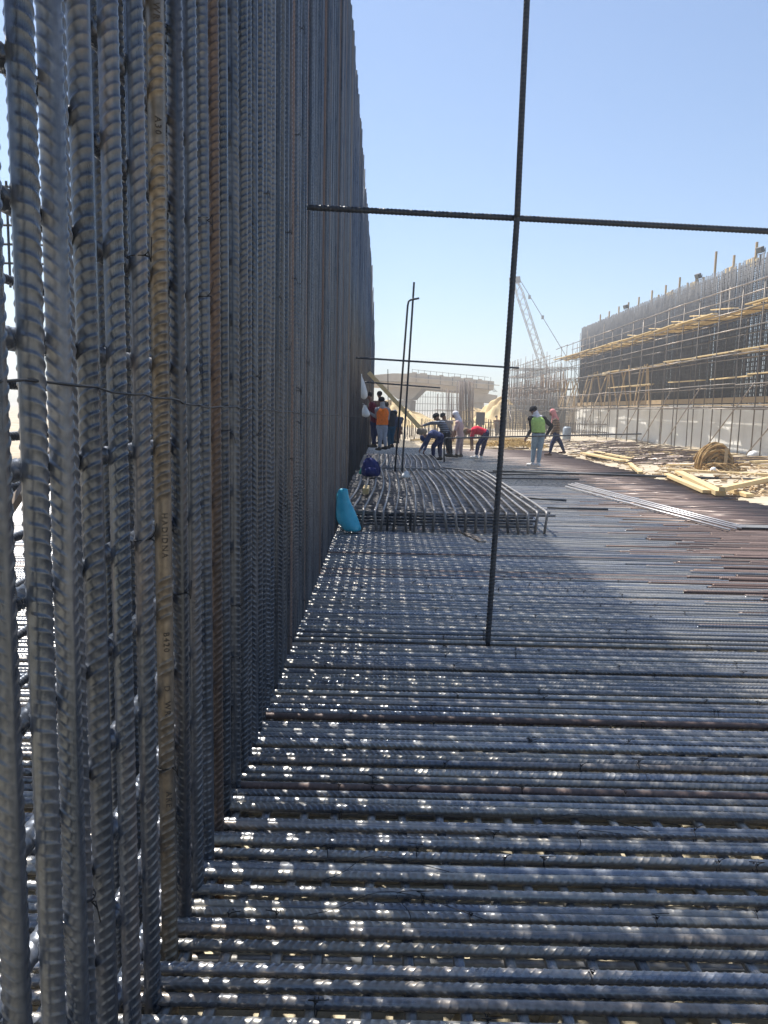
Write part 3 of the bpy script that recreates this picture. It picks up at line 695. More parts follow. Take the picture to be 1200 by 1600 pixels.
    for hp, kn, an, fd in legs:
        capsule(tr, hp - spine * .02, kn, .102, .074); capsule(tr, kn, an + (kn - an).normalized() * .06, .072, .055)
    fuse('trousers', tr, trousers, root, vox)
    for hp, kn, an, fd in legs:
        s_ = MB(); capsule(s_, an - Vector((0, 0, .025)), an + Vector((0, 0, .01)), .052, .048); capsule(s_, an - fd * .03 - Vector((0, 0, .045)), an + fd * .16 - Vector((0, 0, .052)), .05, .04)
        fuse('shoe', s_, shoes, root, .008)
    if vest:
        v = MB(); c = lambda t: pv + (nk - pv) * t + f * (-.03 * math.sin(math.pi * t)); g = .03
        loft(v, [(c(.08), .17 * bulk + g, .115 + g, f), (c(.42), .16 * bulk + g, .115 + g, f), (c(.68), .175 * bulk + g, .13 + g, f), (c(.86), .168 * bulk + g, .115 + g, f), (c(.96), .13 + g, .085 + g, f), (c(1.0), .09 + g, .07 + g, f)], side)
        vo = fuse('vest', v, vest, root, vox, 2)
        for t in (.24, .36):
            bnd = MB(); ring = []
            for i in range(25):
                a = i / 24 * 2 * math.pi; ring.append(c(t) + side * math.cos(a) * (.166 * bulk + g + .004) + f * math.sin(a) * (.115 + g + .004))
            bnd.tube(ring, .014, 6, caps=False)
            q = bnd.build('reflective_band', M_BAND, vo, smooth=True); q.matrix_parent_inverse = vo.matrix_parent_inverse.copy(); q.parent = vo
            q.matrix_parent_inverse = Matrix.Translation(-Vector(root.location)); q.parent = root
    if headwear == 'cap':
        h = MB(); capsule(h, hd + up * .055 - fc * .02, hd + up * .06 + fc * .02, .098, .094, flat=.95)
        capsule(h, hd + up * .055 + fc * .08 - sd * .04, hd + up * .055 + fc * .08 + sd * .04, .05, .05, flat=.25, side=fc)
        fuse('cap', h, hw_mat, root, .009)
    elif headwear in ('scarf', 'hood'):
        h = MB(); capsule(h, hd + up * .05 - fc * .02, hd + up * .0 - fc * .025, .108, .105, flat=.98)
        capsule(h, hd - up * .02 - fc * .03, nk - spine * .02 - f * .03, .095, .11)
        capsule(h, nk - side * .09 - spine * .01, nk + side * .09 - spine * .02, .062, .062)
        if headwear == 'scarf': capsule(h, nk + f * .03, nk + f * .13 - spine * .30, .07, .05); capsule(h, nk - f * .08, nk - f * .12 - spine * .2, .07, .03)
        fuse('headscarf', h, hw_mat, root, .009)
    else:
        h = MB(); capsule(h, hd + up * .045 - fc * .03, hd + up * .05 - fc * .005, .095, .095, flat=.95); fuse('hair', h, M_HAIR, root, .009)
    if scarf:
        h = MB(); capsule(h, hd - up * .06 - fc * .02, nk + spine * .01, .078, .09); capsule(h, nk - side * .11 - spine * .01, nk + side * .11 - spine * .01, .055, .055); capsule(h, nk - f * .06, nk - f * .07 - spine * .08, .09, .04, flat=.6)
        fuse('neck_scarf', h, scarf, root, .009)
    return root
M_BAND = mat('vest_band', (.10, .16, .06), .6)
k_orange = cloth('orange_vest', (.75, .18, .03)); k_lime = cloth('lime_vest', (.34, .50, .15)); k_black = cloth('black_cotton', (.012, .013, .018)); k_grey = cloth('grey_cotton', (.22, .23, .26))
k_maroon = cloth('maroon_cotton', (.12, .015, .03)); k_navy = cloth('navy_cotton', (.015, .022, .07)); k_navy2 = cloth('faded_navy', (.05, .065, .15), (.09, .11, .22)); k_jean = cloth('denim', (.22, .30, .36), (.34, .42, .47)); k_teal = cloth('dark_denim', (.02, .07, .12))
k_pink = cloth('pale_pink', (.55, .40, .38), (.62, .48, .45)); k_red = cloth('red_cotton', (.50, .02, .05)); k_white = cloth('white_cotton', (.62, .62, .66)); k_scarf = stripes('pink_check', (.75, .22, .22), (.62, .35, .33), 22)
k_strp = stripes('tan_stripe', (.32, .22, .14), (.06, .045, .04), 5.5); k_bws = stripes('blue_stripe', (.25, .28, .34), (.03, .035, .05), 5.5); k_brown = cloth('brown_cotton', (.14, .08, .06)); k_shoe = cloth('shoe_dark', (.05, .045, .04)); k_shoew = cloth('shoe_white', (.6, .58, .55))
k_lgrey = cloth('light_grey', (.36, .36, .38)); k_grt = cloth('grey_trousers', (.28, .32, .40), (.38, .42, .50))

person('man in an orange vest and grey trousers working at the tall wall', 24.9,
       dict(head=(596.5, 627), neck=(598, 637.5), pel=(597, 666), ell=(588, 650, .1), elr=(606, 652), hal=(578, 645, .2), har=(600, 645, .3), knl=(594.5, 683), knr=(601, 683), anl=(593, 699.5), anr=(602.5, 698)),
       k_grey, k_grt, k_shoe, 'cap', k_black, scarf=k_lgrey, vest=k_orange, face=(-.7, .8, 0), side=(1, .25, 0))
person('man in a maroon shirt and navy trousers facing the tall wall', 25.4,
       dict(head=(577, 619), neck=(581, 629), pel=(584, 662), ell=(577, 640, -.2), elr=(578, 641, .2), hal=(568, 640, -.1), har=(569, 636, .2), knl=(583, 680, -.1), knr=(586, 680, .1), anl=(586, 695, -.1), anr=(583, 694, .1)),
       k_maroon, k_navy, k_shoe, 'none', None, face=(-1, .1, 0), side=(.1, 1, 0))
person('dark-haired man showing only his head above the orange vest', 27.2,
       dict(head=(593, 617), neck=(594, 627), pel=(595, 657), ell=(589, 642), elr=(601, 642), hal=(590, 655, .2), har=(600, 655, .2), knl=(592, 673), knr=(598, 673), anl=(592, 690), anr=(599, 690)),
       k_brown, k_black, k_shoe, 'none', None, face=(-.5, .8, 0))
person('man in a dark shirt and blue jeans just right of the orange vest', 26.2,
       dict(head=(604, 634), neck=(608.5, 642), pel=(610, 667), ell=(603, 655), elr=(615, 657), hal=(604, 665, .2), har=(615, 668, .2), knl=(608, 682), knr=(612, 682), anl=(608, 697), anr=(613, 695)),
       cloth('charcoal', (.03, .033, .04)), k_teal, k_shoe, 'none', None, face=(-.4, .8, 0))
person('man in grey-blue shirt, brown trousers and white cap behind the two thin posts', 30,
       dict(head=(617.5, 646), neck=(620, 652), pel=(621, 668), ell=(617, 661), elr=(626, 661), hal=(616, 670, .1), har=(626, 671, .1), knl=(618, 679), knr=(623, 679), anl=(617, 689), anr=(622, 689)),
       cloth('slate', (.06, .07, .11)), k_brown, k_shoe, 'cap', k_white, face=(-.3, .9, 0), vox=.011)
person('man in navy overalls bending low to tie bars, leftmost of the bending men', 23.6,
       dict(head=(663.5, 683), neck=(670, 677.5), pel=(688, 683), ell=(665, 690, -.15), elr=(668, 690, .15), hal=(661, 696, -.1), har=(665, 698, .1), knl=(677, 698, -.12), knr=(687, 700, .12), anl=(677, 713, -.1), anr=(688, 714.5, .1)),
       k_navy2, k_navy, k_shoe, 'cap', k_navy2, face=(-.8, 0, -.6), side=(.1, 1, 0), bulk=1.1)
person('man in a striped top and black trousers leaning to reach the slanting plank', 25.2,
       dict(head=(682.5, 652), neck=(686, 658), pel=(698, 678), ell=(675, 661, -.1), elr=(690, 672, .2), hal=(664, 664, -.1), har=(685, 677, .2), knl=(699, 694, -.08), knr=(703, 694, .12), anl=(703.5, 709, -.1), anr=(705, 710, .15)),
       k_bws, k_black, k_shoe, 'cap', k_black, face=(-1, .1, -.2), side=(.1, 1, 0))
person('man in a pale patterned shirt standing behind the striped top', 27,
       dict(head=(693, 651), neck=(696, 657), pel=(700, 682), ell=(701, 664, .0), elr=(700, 668, .2), hal=(705, 672, -.1), har=(706, 674, .2), knl=(699, 696, -.08), knr=(702, 696, .12), anl=(700, 709, -.1), anr=(703, 709, .15)),
       stripes('patterned', (.5, .46, .42), (.16, .11, .08), 11), k_brown, k_shoe, 'cap', k_black, face=(.5, -.8, 0), side=(1, .2, 0))
person('man in a white headscarf and pale pink shirt standing over the bending men', 25.8,
       dict(head=(712, 649), neck=(716, 657.5), pel=(719, 684), ell=(712, 669, -.2), elr=(713, 670, .2), hal=(708, 680, -.1), har=(710, 681, .2), knl=(715, 698, -.1), knr=(720, 698, .1), anl=(713, 710.5, -.1), anr=(720, 710, .1)),
       k_pink, cloth('mushroom', (.30, .25, .26)), k_shoe, 'hood', k_white, face=(-1, .2, -.2), side=(.3, 1, 0), long_sleeve=False)
person('man in a red shirt and navy trousers bent double with a cap on', 24.6,
       dict(head=(731, 673), neck=(737, 671.5), pel=(759, 677), ell=(736, 686, -.15), elr=(738, 686, .15), hal=(736, 700, -.1), har=(739, 702, .1), knl=(747, 695, -.12), knr=(756, 695, .12), anl=(744, 712, -.1), anr=(751, 713.5, .1)),
       k_red, k_navy, k_shoew, 'cap', cloth('khaki_cap', (.22, .17, .11)), face=(-.7, 0, -.7), side=(.1, 1, 0), long_sleeve=False, bulk=1.05)
person('man in a lime green vest, black top and pale jeans with his back turned', 21.4,
       dict(head=(834.5, 642), neck=(839, 651), pel=(841.5, 678), ell=(830, 664), elr=(857, 661), hal=(826, 678), har=(856, 676), knl=(834, 701, .05), knr=(843.5, 702, 0), anl=(832, 723.5, .05), anr=(841, 724, -.05)),
       k_black, k_jean, k_shoew, 'cap', k_black, scarf=k_white, vest=k_lime, face=(-.7, .7, 0), side=(1, .1, 0), bulk=1.02)
# his neck scarf
a = at(838, 649, 21.4)
person('man in a pink headscarf and striped jumper striding to the left', 27.6,
       dict(head=(863.5, 645.5), neck=(866.5, 654), pel=(869, 679), ell=(867, 667, -.25), elr=(870, 667, .2), hal=(862, 677, -.2), har=(867, 680, .2), knl=(862.5, 694, -.1), knr=(876, 692, .1), anl=(859, 708, -.1), anr=(881, 705, .1)),
       k_strp, k_navy, cloth('brown_boot', (.10, .06, .045)), 'scarf', k_scarf, face=(-1, .05, -.1), side=(.1, 1, 0))
person('distant man standing in front of the yellow sand mound', 58,
       dict(head=(776, 652), neck=(777, 656.5), pel=(777, 670), ell=(773, 662), elr=(781, 662), hal=(773, 668), har=(781, 668), knl=(775, 679), knr=(778.5, 679), anl=(775, 687), anr=(779, 687)),
       k_brown, k_navy, k_shoe, 'none', None, face=(.3, -.9, 0), vox=.014)

# ------------------------------------------------------------------ right side: concrete base, bar wall, scaffold
RX = 16.5; Y0 = 27.0; Y1 = 66.0
cw = MB(); y = Y0 - 1
i = 0
while y < Y1:
    L = 3.1; cw.box((RX + .5, y + L / 2, .95), (1.0, L - .012, 2.4)); y += L
    i += 1
tag(cw.build('concrete_base_wall', M_CONC, bevel=.01), 'pale concrete wall behind the scaffold, below the dark bars', 'wall')
bw = empty('bar_wall', (RX + .2, Y0, 2.1), 0, 'tall wall of dark reinforcing bars standing on the pale concrete wall', 'bar wall')
def child(o, p):
    o.parent = p; o.matrix_parent_inverse = Matrix.Translation(-Vector(p.location)); return o
ur = rod_mesh('upright_bar', 6.4, .021, 6); ur.materials.append(M_WALLBAR)
hrm = rod_mesh('horizontal_bar', Y1 - Y0, .019, 6); hrm.materials.append(M_WALLBAR)
n = 0; st = MB(); st2 = MB(); y = Y0
while y < Y1:
    h = 6.58 + random.gauss(0, .035); a = random.gauss(0, .02)
    if n < 100: child(put('upright_bar', ur, (RX + .04 + random.gauss(0, .01), y, 2.1), (0, random.gauss(0, .004), 1), 0, h / 6.4), bw)
    else: st.tube([(RX + .04, y, 2.1), (RX + .04, y, 2.1 + h)], .021, 5)
    jy = random.uniform(.0, .14); st2.tube([(RX + .34, y + jy, 2.1), (RX + .34, y + jy, 2.1 + h - .05)], .024, 5)
    if True: st2.tube([(RX + .9, y + .03, 2.1), (RX + .9, y + .03, 2.1 + h - .1)], .022, 5)
    n += 1; y += random.uniform(.125, .16)
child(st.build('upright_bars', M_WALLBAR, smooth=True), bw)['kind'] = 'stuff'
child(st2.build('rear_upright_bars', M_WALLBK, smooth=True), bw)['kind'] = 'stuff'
for lay, xo in ((0, .09), (1, .40), (2, .95)):
    z = 2.25
    while z < 8.6:
        child(put('horizontal_bar', hrm, (RX + xo, Y0, z + random.gauss(0, .01)), (0, 1, 0), 0, 1), bw) if lay < 2 else None
        z += .20 if lay < 2 else .4
# timber formwork strip along the foot of the bars
tag(MB().box((RX - .03, (Y0 + Y1) / 2, 2.33), (.05, Y1 - Y0, .26)).build('formwork_strip', M_WOOD2), 'brown timber strip along the top of the pale concrete wall', 'formwork')
# posts poking out above the bar wall
def rx_at(px, z):   # point of the bar wall's top seen at image column px
    d = ray(px, 600); return None
def top_y(px):
    return RX / ((px - 600) / 1202) / 1.0
posts = [(1187, 1.0, 0), (1150, .9, 1), (1118, .75, 1), (1091, 1.35, 0), (1065, .45, 1), (1040, .85, 0), (1020, .75, 0), (1000, .8, 0), (981, .75, 0), (966, .7, 0), (952, .7, 0), (938, .65, 0), (925, .7, 0), (1030, .3, 1), (1052, .35, 0), (1075, .3, 0), (1010, .35, 0)]
for px, h, blk in posts:
    yy = (RX + .3) * 1195 / (px - 603)
    b = empty('top_post', (RX + .55, yy, 8.45), 0, 'timber post atop the dark bar wall' + (' with short blocks round its foot' if blk else ' standing bare'), 'post', 'posts with blocks on the bar wall' if blk else 'posts on the bar wall')
    MB().box((0, 0, h / 2 + .1), (.09, .09, h + .2)).build('post', M_WOOD2, b)
    if blk:
        MB().box((-.06, .35, .22), (.05, .8, .42)).build('block', M_WOOD, b)
        MB().box((-.06, -.28, .17), (.05, .3, .3)).build('block', M_WOOD, b)
for px, lab in ((1162, 'floodlight on the bar wall, nearest the right edge of the picture'), (1072, 'floodlight on the bar wall between timber posts, middle one'), (966, 'small floodlight near the far end of the bar wall')):
    yy = (RX + .3) * 1195 / (px - 603)
    b = empty('floodlight', (RX + .4, yy, 8.6), R(20), lab, 'floodlight')
    MB().tube([(0, 0, -.2), (0, 0, .25)], .03, 6).build('pole', M_CRDK, b)
    h = MB().box((-.05, 0, .44), (.18, .34, .26), Matrix.Rotation(R(-25), 3, 'Y')).build('lamp_housing', M_CRDK, b, bevel=.02)
    g = MB().box((-.145, 0, .40), (.02, .28, .20), Matrix.Rotation(R(-25), 3, 'Y')).build('lens', M_GLASS, h)
    MB().tube([(0, -.24, .25), (0, -.24, .5)], .015, 5).build('bracket', M_CRDK, b); MB().tube([(0, .24, .25), (0, .24, .5)], .015, 5).build('bracket', M_CRDK, b)
    MB().tube([(0, -.24, .25), (0, .24, .25)], .015, 5).build('bracket', M_CRDK, b)

def scaffold(lab, ya, yb, xs, levels, H, base=0, step=2.0, dens=False, mt=M_TUBE, wob=.02):
    s = empty('scaffold', (xs[0], ya, base), 0, lab, 'scaffold')
    y = ya; n = 0; ys = []
    while y <= yb: ys.append(y); y += step * random.uniform(.92, 1.08)
    for y in ys:
        for ix, x in enumerate(xs):
            h = H + random.choice((0, .0, .25, .5, -.15)) - (.0 if ix == 0 else random.choice((0, .3, 1.0)))
            p0 = (x + random.gauss(0, wob), y + random.gauss(0, .04), base - .1); p1 = (x + random.gauss(0, wob), y + random.gauss(0, .05), base + h)
            t = MB().tube([p0, p1], .026, 6)
            if n < 98: child(t.build('standard', mt, smooth=True), s)
            for lv in levels[:]:
                if random.random() < .8: t.tube([(x, y, base + lv - .07), (x, y, base + lv + .05)], .045, 5)
            if n >= 98:
                if n == 98: rest = MB()
                rest.add(t.V, t.F)
            n += 1
        for lv in levels:
            pass
    if n > 98: child(rest.build('standards', mt, smooth=True), s)['kind'] = 'stuff'
    n2 = 0
    for lv in levels:
        for ix, x in enumerate(xs):
            for zz in (0, 1.0):
                if zz and random.random() < .0: continue
                z = base + lv + zz
                if z > base + H + .1: continue
                a = ya - .3
                while a < yb:
                    L = 6.0; b_ = min(a + L, yb + .3)
                    m = M_TUBE2 if random.random() < .55 else mt
                    if n2 < 98: child(MB().tube([(x - .05, a, z + random.uniform(-.03, .03)), (x - .05, b_, z + random.uniform(-.03, .03))], .026, 6).build('ledger', m, smooth=True), s)
                    n2 += 1; a += 6.0
    tr = MB(); n3 = 0; rest2 = MB(); any2 = False
    for y in ys:
        for lv in levels:
            t = MB().tube([(xs[0] - .35 * random.random(), y + .05, base + lv + .06), (xs[-1] + .4, y + .05, base + lv + .06)], .024, 6)
            if n3 < 98: child(t.build('transom', mt, smooth=True), s)
            else: rest2.add(t.V, t.F); any2 = True
            n3 += 1
    if any2: child(rest2.build('transoms', mt, smooth=True), s)['kind'] = 'stuff'
    y = ya
    while y < yb - 4:
        fl = 1 if random.random() < .85 else -1
        a = (xs[0] - .06, y, base + (2.9 if fl > 0 else .1)); b_ = (xs[0] - .06, y + 4.2, base + (.1 if fl > 0 else 2.6))
        child(MB().tube([b_, a] if fl > 0 else [a, b_], .026, 6).build('brace', M_TUBE2, smooth=True), s); y += random.uniform(3.5, 6)
    return s, ys
sc1, ysc = scaffold('scaffold of dark tubes with timber platforms in front of the tall bar wall', 26.5, 66, (14.6, 15.9), (1.9, 4.15, 5.9), 7.0)
sc2, ysc2 = scaffold('more distant, unplanked scaffold beyond the end of the bar wall', 67, 91, (14.2, 15.2, 16.4), (1.7, 3.6, 5.4), 6.6, step=1.3)
# platforms: every plank on its own
PG = 'planks of the top platform'
def planks(z, ya, yb, xs, lab, grp, prob=.9, m=M_WOOD, jag=.35):
    for x in xs:
        y = ya + random.uniform(0, 2)
        while y < yb:
            L = random.choice((3.6, 4.0, 4.2))
            if random.random() < prob:
                sk_ = random.gauss(0, .12) * jag; z0 = z + random.uniform(0, .05); z1 = z + random.uniform(0, .05)
                tag(MB().beam((x - sk_, y, z0), (x + sk_, y + L, z1), .22, .045).build('platform_plank', m), lab, 'plank', grp)
            y += L * random.uniform(.93, 1.03)
planks(6.02, 27, 66, (14.55, 14.82, 15.08, 15.36, 15.62, 15.88), 'sunlit plank of the highest scaffold platform, in front of the dark bars', 'planks of the highest platform')
planks(4.27, 27, 62, (14.7, 15.0, 15.5), 'plank of the scaffold platform at middle height', 'planks of the middle platform', .6)
planks(2.02, 27, 64, (14.8, 15.4), 'plank of the lowest scaffold platform near the top of the pale wall', 'planks of the lowest platform', .55, M_WOOD2)
planks(3.25, 27, 50, (14.8, 15.1, 15.4), 'plank of the half-finished platform above the lowest one', 'planks of the half-finished platform', .55)
for i, y in enumerate((33.5, 36, 38.5, 42, 46)):
    tag(MB().beam((14.9, y, 6.14), (15.5, y + 3.8, 6.55), .22, .045).build('loose_plank', M_WOOD), 'loose plank propped slanting on the highest scaffold platform', 'plank', 'propped planks')
for i in range(26):
    y = 44 + i * .95
    tag(MB().tube([(14.9 + random.uniform(-.2, .8), y, 2.1), (14.9 + random.uniform(-.1, .8), y, 4.2 + random.uniform(-.2, .4))], .05, 5).build('timber_prop', M_WOOD2), 'thin timber prop standing between the lowest and middle platforms', 'prop', 'timber props in the scaffold')
sc3, _ = scaffold('distant scaffold turning across the end of the site beside the sand mound', 66.3, 70.5, (11.3, 12.0, 12.7, 13.4), (1.7, 3.6, 5.2), 6.0, step=1.2)
b3 = empty('cross_bar_wall', (11, 71.5, 0), 0, 'short grey wall of bars with rusty tops crossing the end of the site', 'bar wall'); c1 = MB(); c2 = MB()
x = 10.9
while x < 15.6:
    c1.tube([(x, 71.5, 0), (x, 71.5, 2.2)], .026, 4); c2.tube([(x, 71.5, 2.2), (x + random.gauss(0, .03), 71.5, 3.7 + random.uniform(-.5, .4))], .022, 4)
    c1.tube([(x + .05, 72.3, 0), (x + .05, 72.3, 2.2)], .026, 4); x += .13
for z in range(11): c1.tube([(10.9, 71.53, .15 + z * .2), (15.6, 71.53, .15 + z * .2)], .02, 4)
M_HB = mat('hazy_mesh', (.11, .11, .11), .8, noise=1, col2=(.18, .17, .155)); M_RE = mat('rusty_tip', (.24, .15, .09), .8)
child(c1.build('bar_mesh', M_HB, smooth=True), b3)['kind'] = 'stuff'; child(c2.build('rusty_bar_ends', M_RE, smooth=True), b3)['kind'] = 'stuff'
# small grey-blue barrel by the scaffold
p = at(886, 672, 44)
o = empty('water_tank', (p.x, 44, 0), 0, 'small grey-blue drum standing by the scaffold behind the pink headscarf', 'drum')
MB().tube([(0, 0, 0), (0, 0, .1), (0, 0, .7), (0, 0, .8)], .24, 16, rs=[.2, .24, .24, .16]).build('drum', mat('drum_blue', (.24, .28, .32), .5), o, smooth=True)
MB().tube([(0, 0, .8), (0, 0, .86)], .07, 10).build('cap', M_CRDK, o)
# second, lower and farther bar wall
b2 = empty('low_bar_wall', (15.9, 68, 0), 0, 'low grey wall of bars with rusty tops behind the far scaffold', 'bar wall'); lo = MB(); lo2 = MB()
y = 67.5
while y < 99:
    lo.tube([(15.9, y, 0), (15.9, y, 3.4)], .028, 4); lo2.tube([(15.9 + random.uniform(-.05, .05), y, 3.4), (15.9 + random.gauss(0, .03), y, 4.9 + random.uniform(-.6, .5))], .024, 4); y += .21
for z in range(14): lo.tube([(15.93, 67.5, .2 + z * .24), (15.93, 99, .2 + z * .24)], .022, 4)
child(lo.build('bar_mesh', mat('hazy_bar', (.13, .13, .13), .8, noise=1, col2=(.20, .19, .17)), smooth=True), b2)['kind'] = 'stuff'
child(lo2.build('rusty_bar_ends', mat('rusty_end', (.26, .16, .09), .8), smooth=True), b2)['kind'] = 'stuff'
tag(MB().box((17.6, 83, 1.5), (2.6, 31, 3.1)).build('low_concrete_wall', M_CONC2), 'dusty low wall behind the far low bars', 'wall')

# fence of low upright rods, middle distance
fn = empty('low_fence', (3.5, 52, 0), 0, 'low row of thin rods in front of the sand mound', 'fence'); f_ = MB(); f2 = MB()
for i in range(60):
    x = 5.2 + i * .17; f_.tube([(x, 50 + i * .05, 0), (x, 50 + i * .05, 1.0 + random.uniform(-.1, .15))], .02, 4)
for z in (.3, .85): f2.tube([(5.2, 50, z), (15.4, 53, z)], .025, 4)
child(f_.build('rods', M_TUBE), fn); child(f2.build('fence_rail', M_TUBE), fn)

# ------------------------------------------------------------------ loose timber, rope heap, debris on the right
def plank_px(a, b_, w_, h, lab, name='timber', m=M_WOOD, z=.0, za=0, zb=0, grp=None):
    A = G(*a, z + za); B = G(*b_, z + zb); A.z += h / 2; B.z += h / 2
    return tag(MB().beam(A, B, w_, h).build(name, m, bevel=.005), lab, 'timber', grp)
plank_px((1042, 744), (1104, 771), .16, .07, 'pale timber, left one of the pair pointing at the camera beside the brown mat', z=.01)
plank_px((1060, 741), (1126, 775), .20, .10, 'widest pale timber of the pair beside the brown mat', z=.01)
plank_px((1143, 769), (1172, 777.5), .15, .07, 'short end of pale timber sticking out below the crossed planks', z=.01)
plank_px((1128, 768), (1215, 748), .12, .09, 'pale plank lying across the others at the right edge', z=.12)
plank_px((1042, 735.5), (1260, 747), .17, .06, 'very long pale plank lying in front of the rope heap', z=.05)
plank_px((978, 721), (1001, 741), .12, .07, 'short pale timber with a cut end lying on the edge of the brown mat', z=.02)
plank_px((912, 709), (975, 722), .3, .06, 'pale boards lying along the far edge of the brown mat', z=.04)
plank_px((930, 707), (990, 719), .2, .06, 'narrower pale board behind the edge boards', z=.05)
plank_px((955, 706.5), (1052, 712), .14, .05, 'yellow plank lying on the sand between the boards and the scaffold', z=.04)
plank_px((1175, 724), (1230, 722), .2, .08, 'thick yellow plank on the sand at the right edge, beyond the rope heap', z=.04)
plank_px((1150, 762), (1230, 750), .10, .07, 'grey weathered timber under the crossed planks', m=M_WOOD2, z=.02)
for i in range(28):
    px = random.uniform(885, 1198); py = random.uniform(697, 733) if px > 930 else random.uniform(690, 706)
    a = random.uniform(-.5, .5) + (math.pi if random.random() < .2 else 0); L = random.uniform(.5, 2.6)
    p = G(px, py, .03); d = Vector((math.cos(a), math.sin(a), 0)) * L
    if p.x < 7.3: continue
    tag(MB().beam(p, p + d + Vector((0, 0, random.uniform(0, .06))), random.uniform(.06, .2), .04).build('scrap_timber', random.choice((M_WOOD, M_WOOD2, M_WOOD))), 'piece of scrap timber scattered on the sand in front of the scaffold', 'timber', 'scrap timber on the sand')
db = MB()
for i in range(1500):
    px = random.uniform(790, 1260); py = random.uniform(688, 775)
    p = G(px, py, .0); 
    if p.x < 7.1 and p.y < 32.8: continue
    if p.x > 14.5: continue
    a = random.uniform(0, 6.28); L = random.uniform(.03, .35); s_ = random.uniform(.012, .035)
    z = gz(p.x, p.y) + .03
    db.beam((p.x, p.y, z), (p.x + L * math.cos(a), p.y + L * math.sin(a), z + random.uniform(-.01, .07)), s_ * 1.6, s_)
tag(db.build('debris', M_WOOD2), 'litter of chips, sticks and rubble on the sand', 'debris', kind='stuff')
dr = MB()
for i in range(900):
    p = G(random.uniform(800, 1180), random.uniform(690, 728), 0)
    if p.x < 7.2 or p.x > 14.5: continue
    a = random.gauss(0, .5); L = random.uniform(.3, 1.6); z = gz(p.x, p.y) + .06
    dr.tube([(p.x, p.y, z), (p.x + L * math.cos(a), p.y + L * math.sin(a), z + random.uniform(-.02, .12))], .013, 4)
tag(dr.build('rod_litter', M_RUSTY), 'tangle of rusty rod offcuts on the sand before the scaffold', 'offcuts', kind='stuff')
# heap of rope
rp = G(1122, 735, 0); rb_ = MB()
base = MB(); 
rows_ = [((rp.x, rp.y + .35, -.08), .42, .3), ((rp.x, rp.y + .35, .15), .40, .28), ((rp.x, rp.y + .35, .30), .30, .2), ((rp.x - .02, rp.y + .35, .40), .16, .12), ((rp.x - .02, rp.y + .35, .44), .06, .04)]
rope = empty('rope_heap', (rp.x, rp.y + .35, 0), 0, 'big brown heap of coiled jute rope on the sand', 'rope heap')
o = blob('heap_core', rows_, M_ROPE, None, seed=2, rough=.01); child(o, rope)
rs_ = MB()
for i in range(105):
    rr = random.uniform(.16, .50); dy = random.uniform(-.30, .35) * (1.1 - rr); tl = random.uniform(-.35, .45); a0 = random.uniform(-.35, .3); a1 = math.pi + random.uniform(-.5, .45)
    ox = random.gauss(0, .04) + (.5 - rr) * random.uniform(-.25, .25); hz = random.uniform(1.0, 1.4); ph = random.uniform(0, 6); P = []
    for k in range(17):
        a = a0 + (a1 - a0) * k / 16; wob = 1 + .05 * math.sin(3 * a + ph)
        P.append((rp.x + ox + rr * math.cos(a) * wob, rp.y + .3 + dy + tl * .3 * math.cos(a) + .03 * math.sin(4 * a + ph), max(.02, rr * math.sin(a) * hz * wob * 1.12 + .03)))
    rs_.tube(P, random.uniform(.024, .038), 7)
for i in range(46):
    ph = random.uniform(0, 6); x0 = random.uniform(-.55, .2); L = random.uniform(.3, .7); yy = random.uniform(-.28, -.02); P = []
    for k in range(12):
        t = k / 11; P.append((rp.x + x0 + L * t, rp.y + yy + .06 * math.sin(4 * t + ph), max(.02, .07 + .13 * math.sin(2.6 * t + ph) + random.uniform(-.004, .004))))
    rs_.tube(P, random.uniform(.024, .038), 7)
child(rs_.build('rope_strands', M_ROPE, smooth=True), rope)
a = rp + Vector((.08, -.25, 0)); tag(MB().beam(a, a + Vector((.06, .1, .66)), .09, .05).build('stake', M_WOOD2), 'short timber leaning upright against the rope heap', 'stake')
p = G(1115, 733, .1); tag(blob('white_rag', [((p.x - .05, p.y - .1, .03), .09, .07), ((p.x - .05, p.y - .1, .09), .10, .08), ((p.x - .04, p.y - .1, .17), .05, .03)], M_WHITE, seed=12, rough=.02), 'white rag tucked into the rope heap beside the stake', 'rag')
p = G(1176, 712, .1); tag(blob('white_sack', [((p.x, p.y, .03), .22, .2), ((p.x, p.y, .16), .2, .18), ((p.x + .05, p.y, .3), .12, .1)], M_WHITE, seed=13, rough=.02), 'pale sack lying on the sand right of the rope heap', 'sack')
# straw pile
p = G(812, 700, 0); st_ = MB()
for i in range(900):
    a = random.uniform(0, 6.28); r_ = random.random() ** .6; x = p.x + r_ * 1.4 * math.cos(a); yy = p.y + 1 + r_ * .9 * math.sin(a); z = .30 * (1 - r_) ** .7
    b = random.uniform(0, 6.28); L = random.uniform(.1, .4); st_.beam((x, yy, z), (x + L * math.cos(b), yy + L * math.sin(b), z + random.uniform(-.04, .1)), .03, .02)
tag(st_.build('wood_chip_pile', M_STRAW), 'low pile of yellow wood scraps left of the man in the lime vest', 'pile')

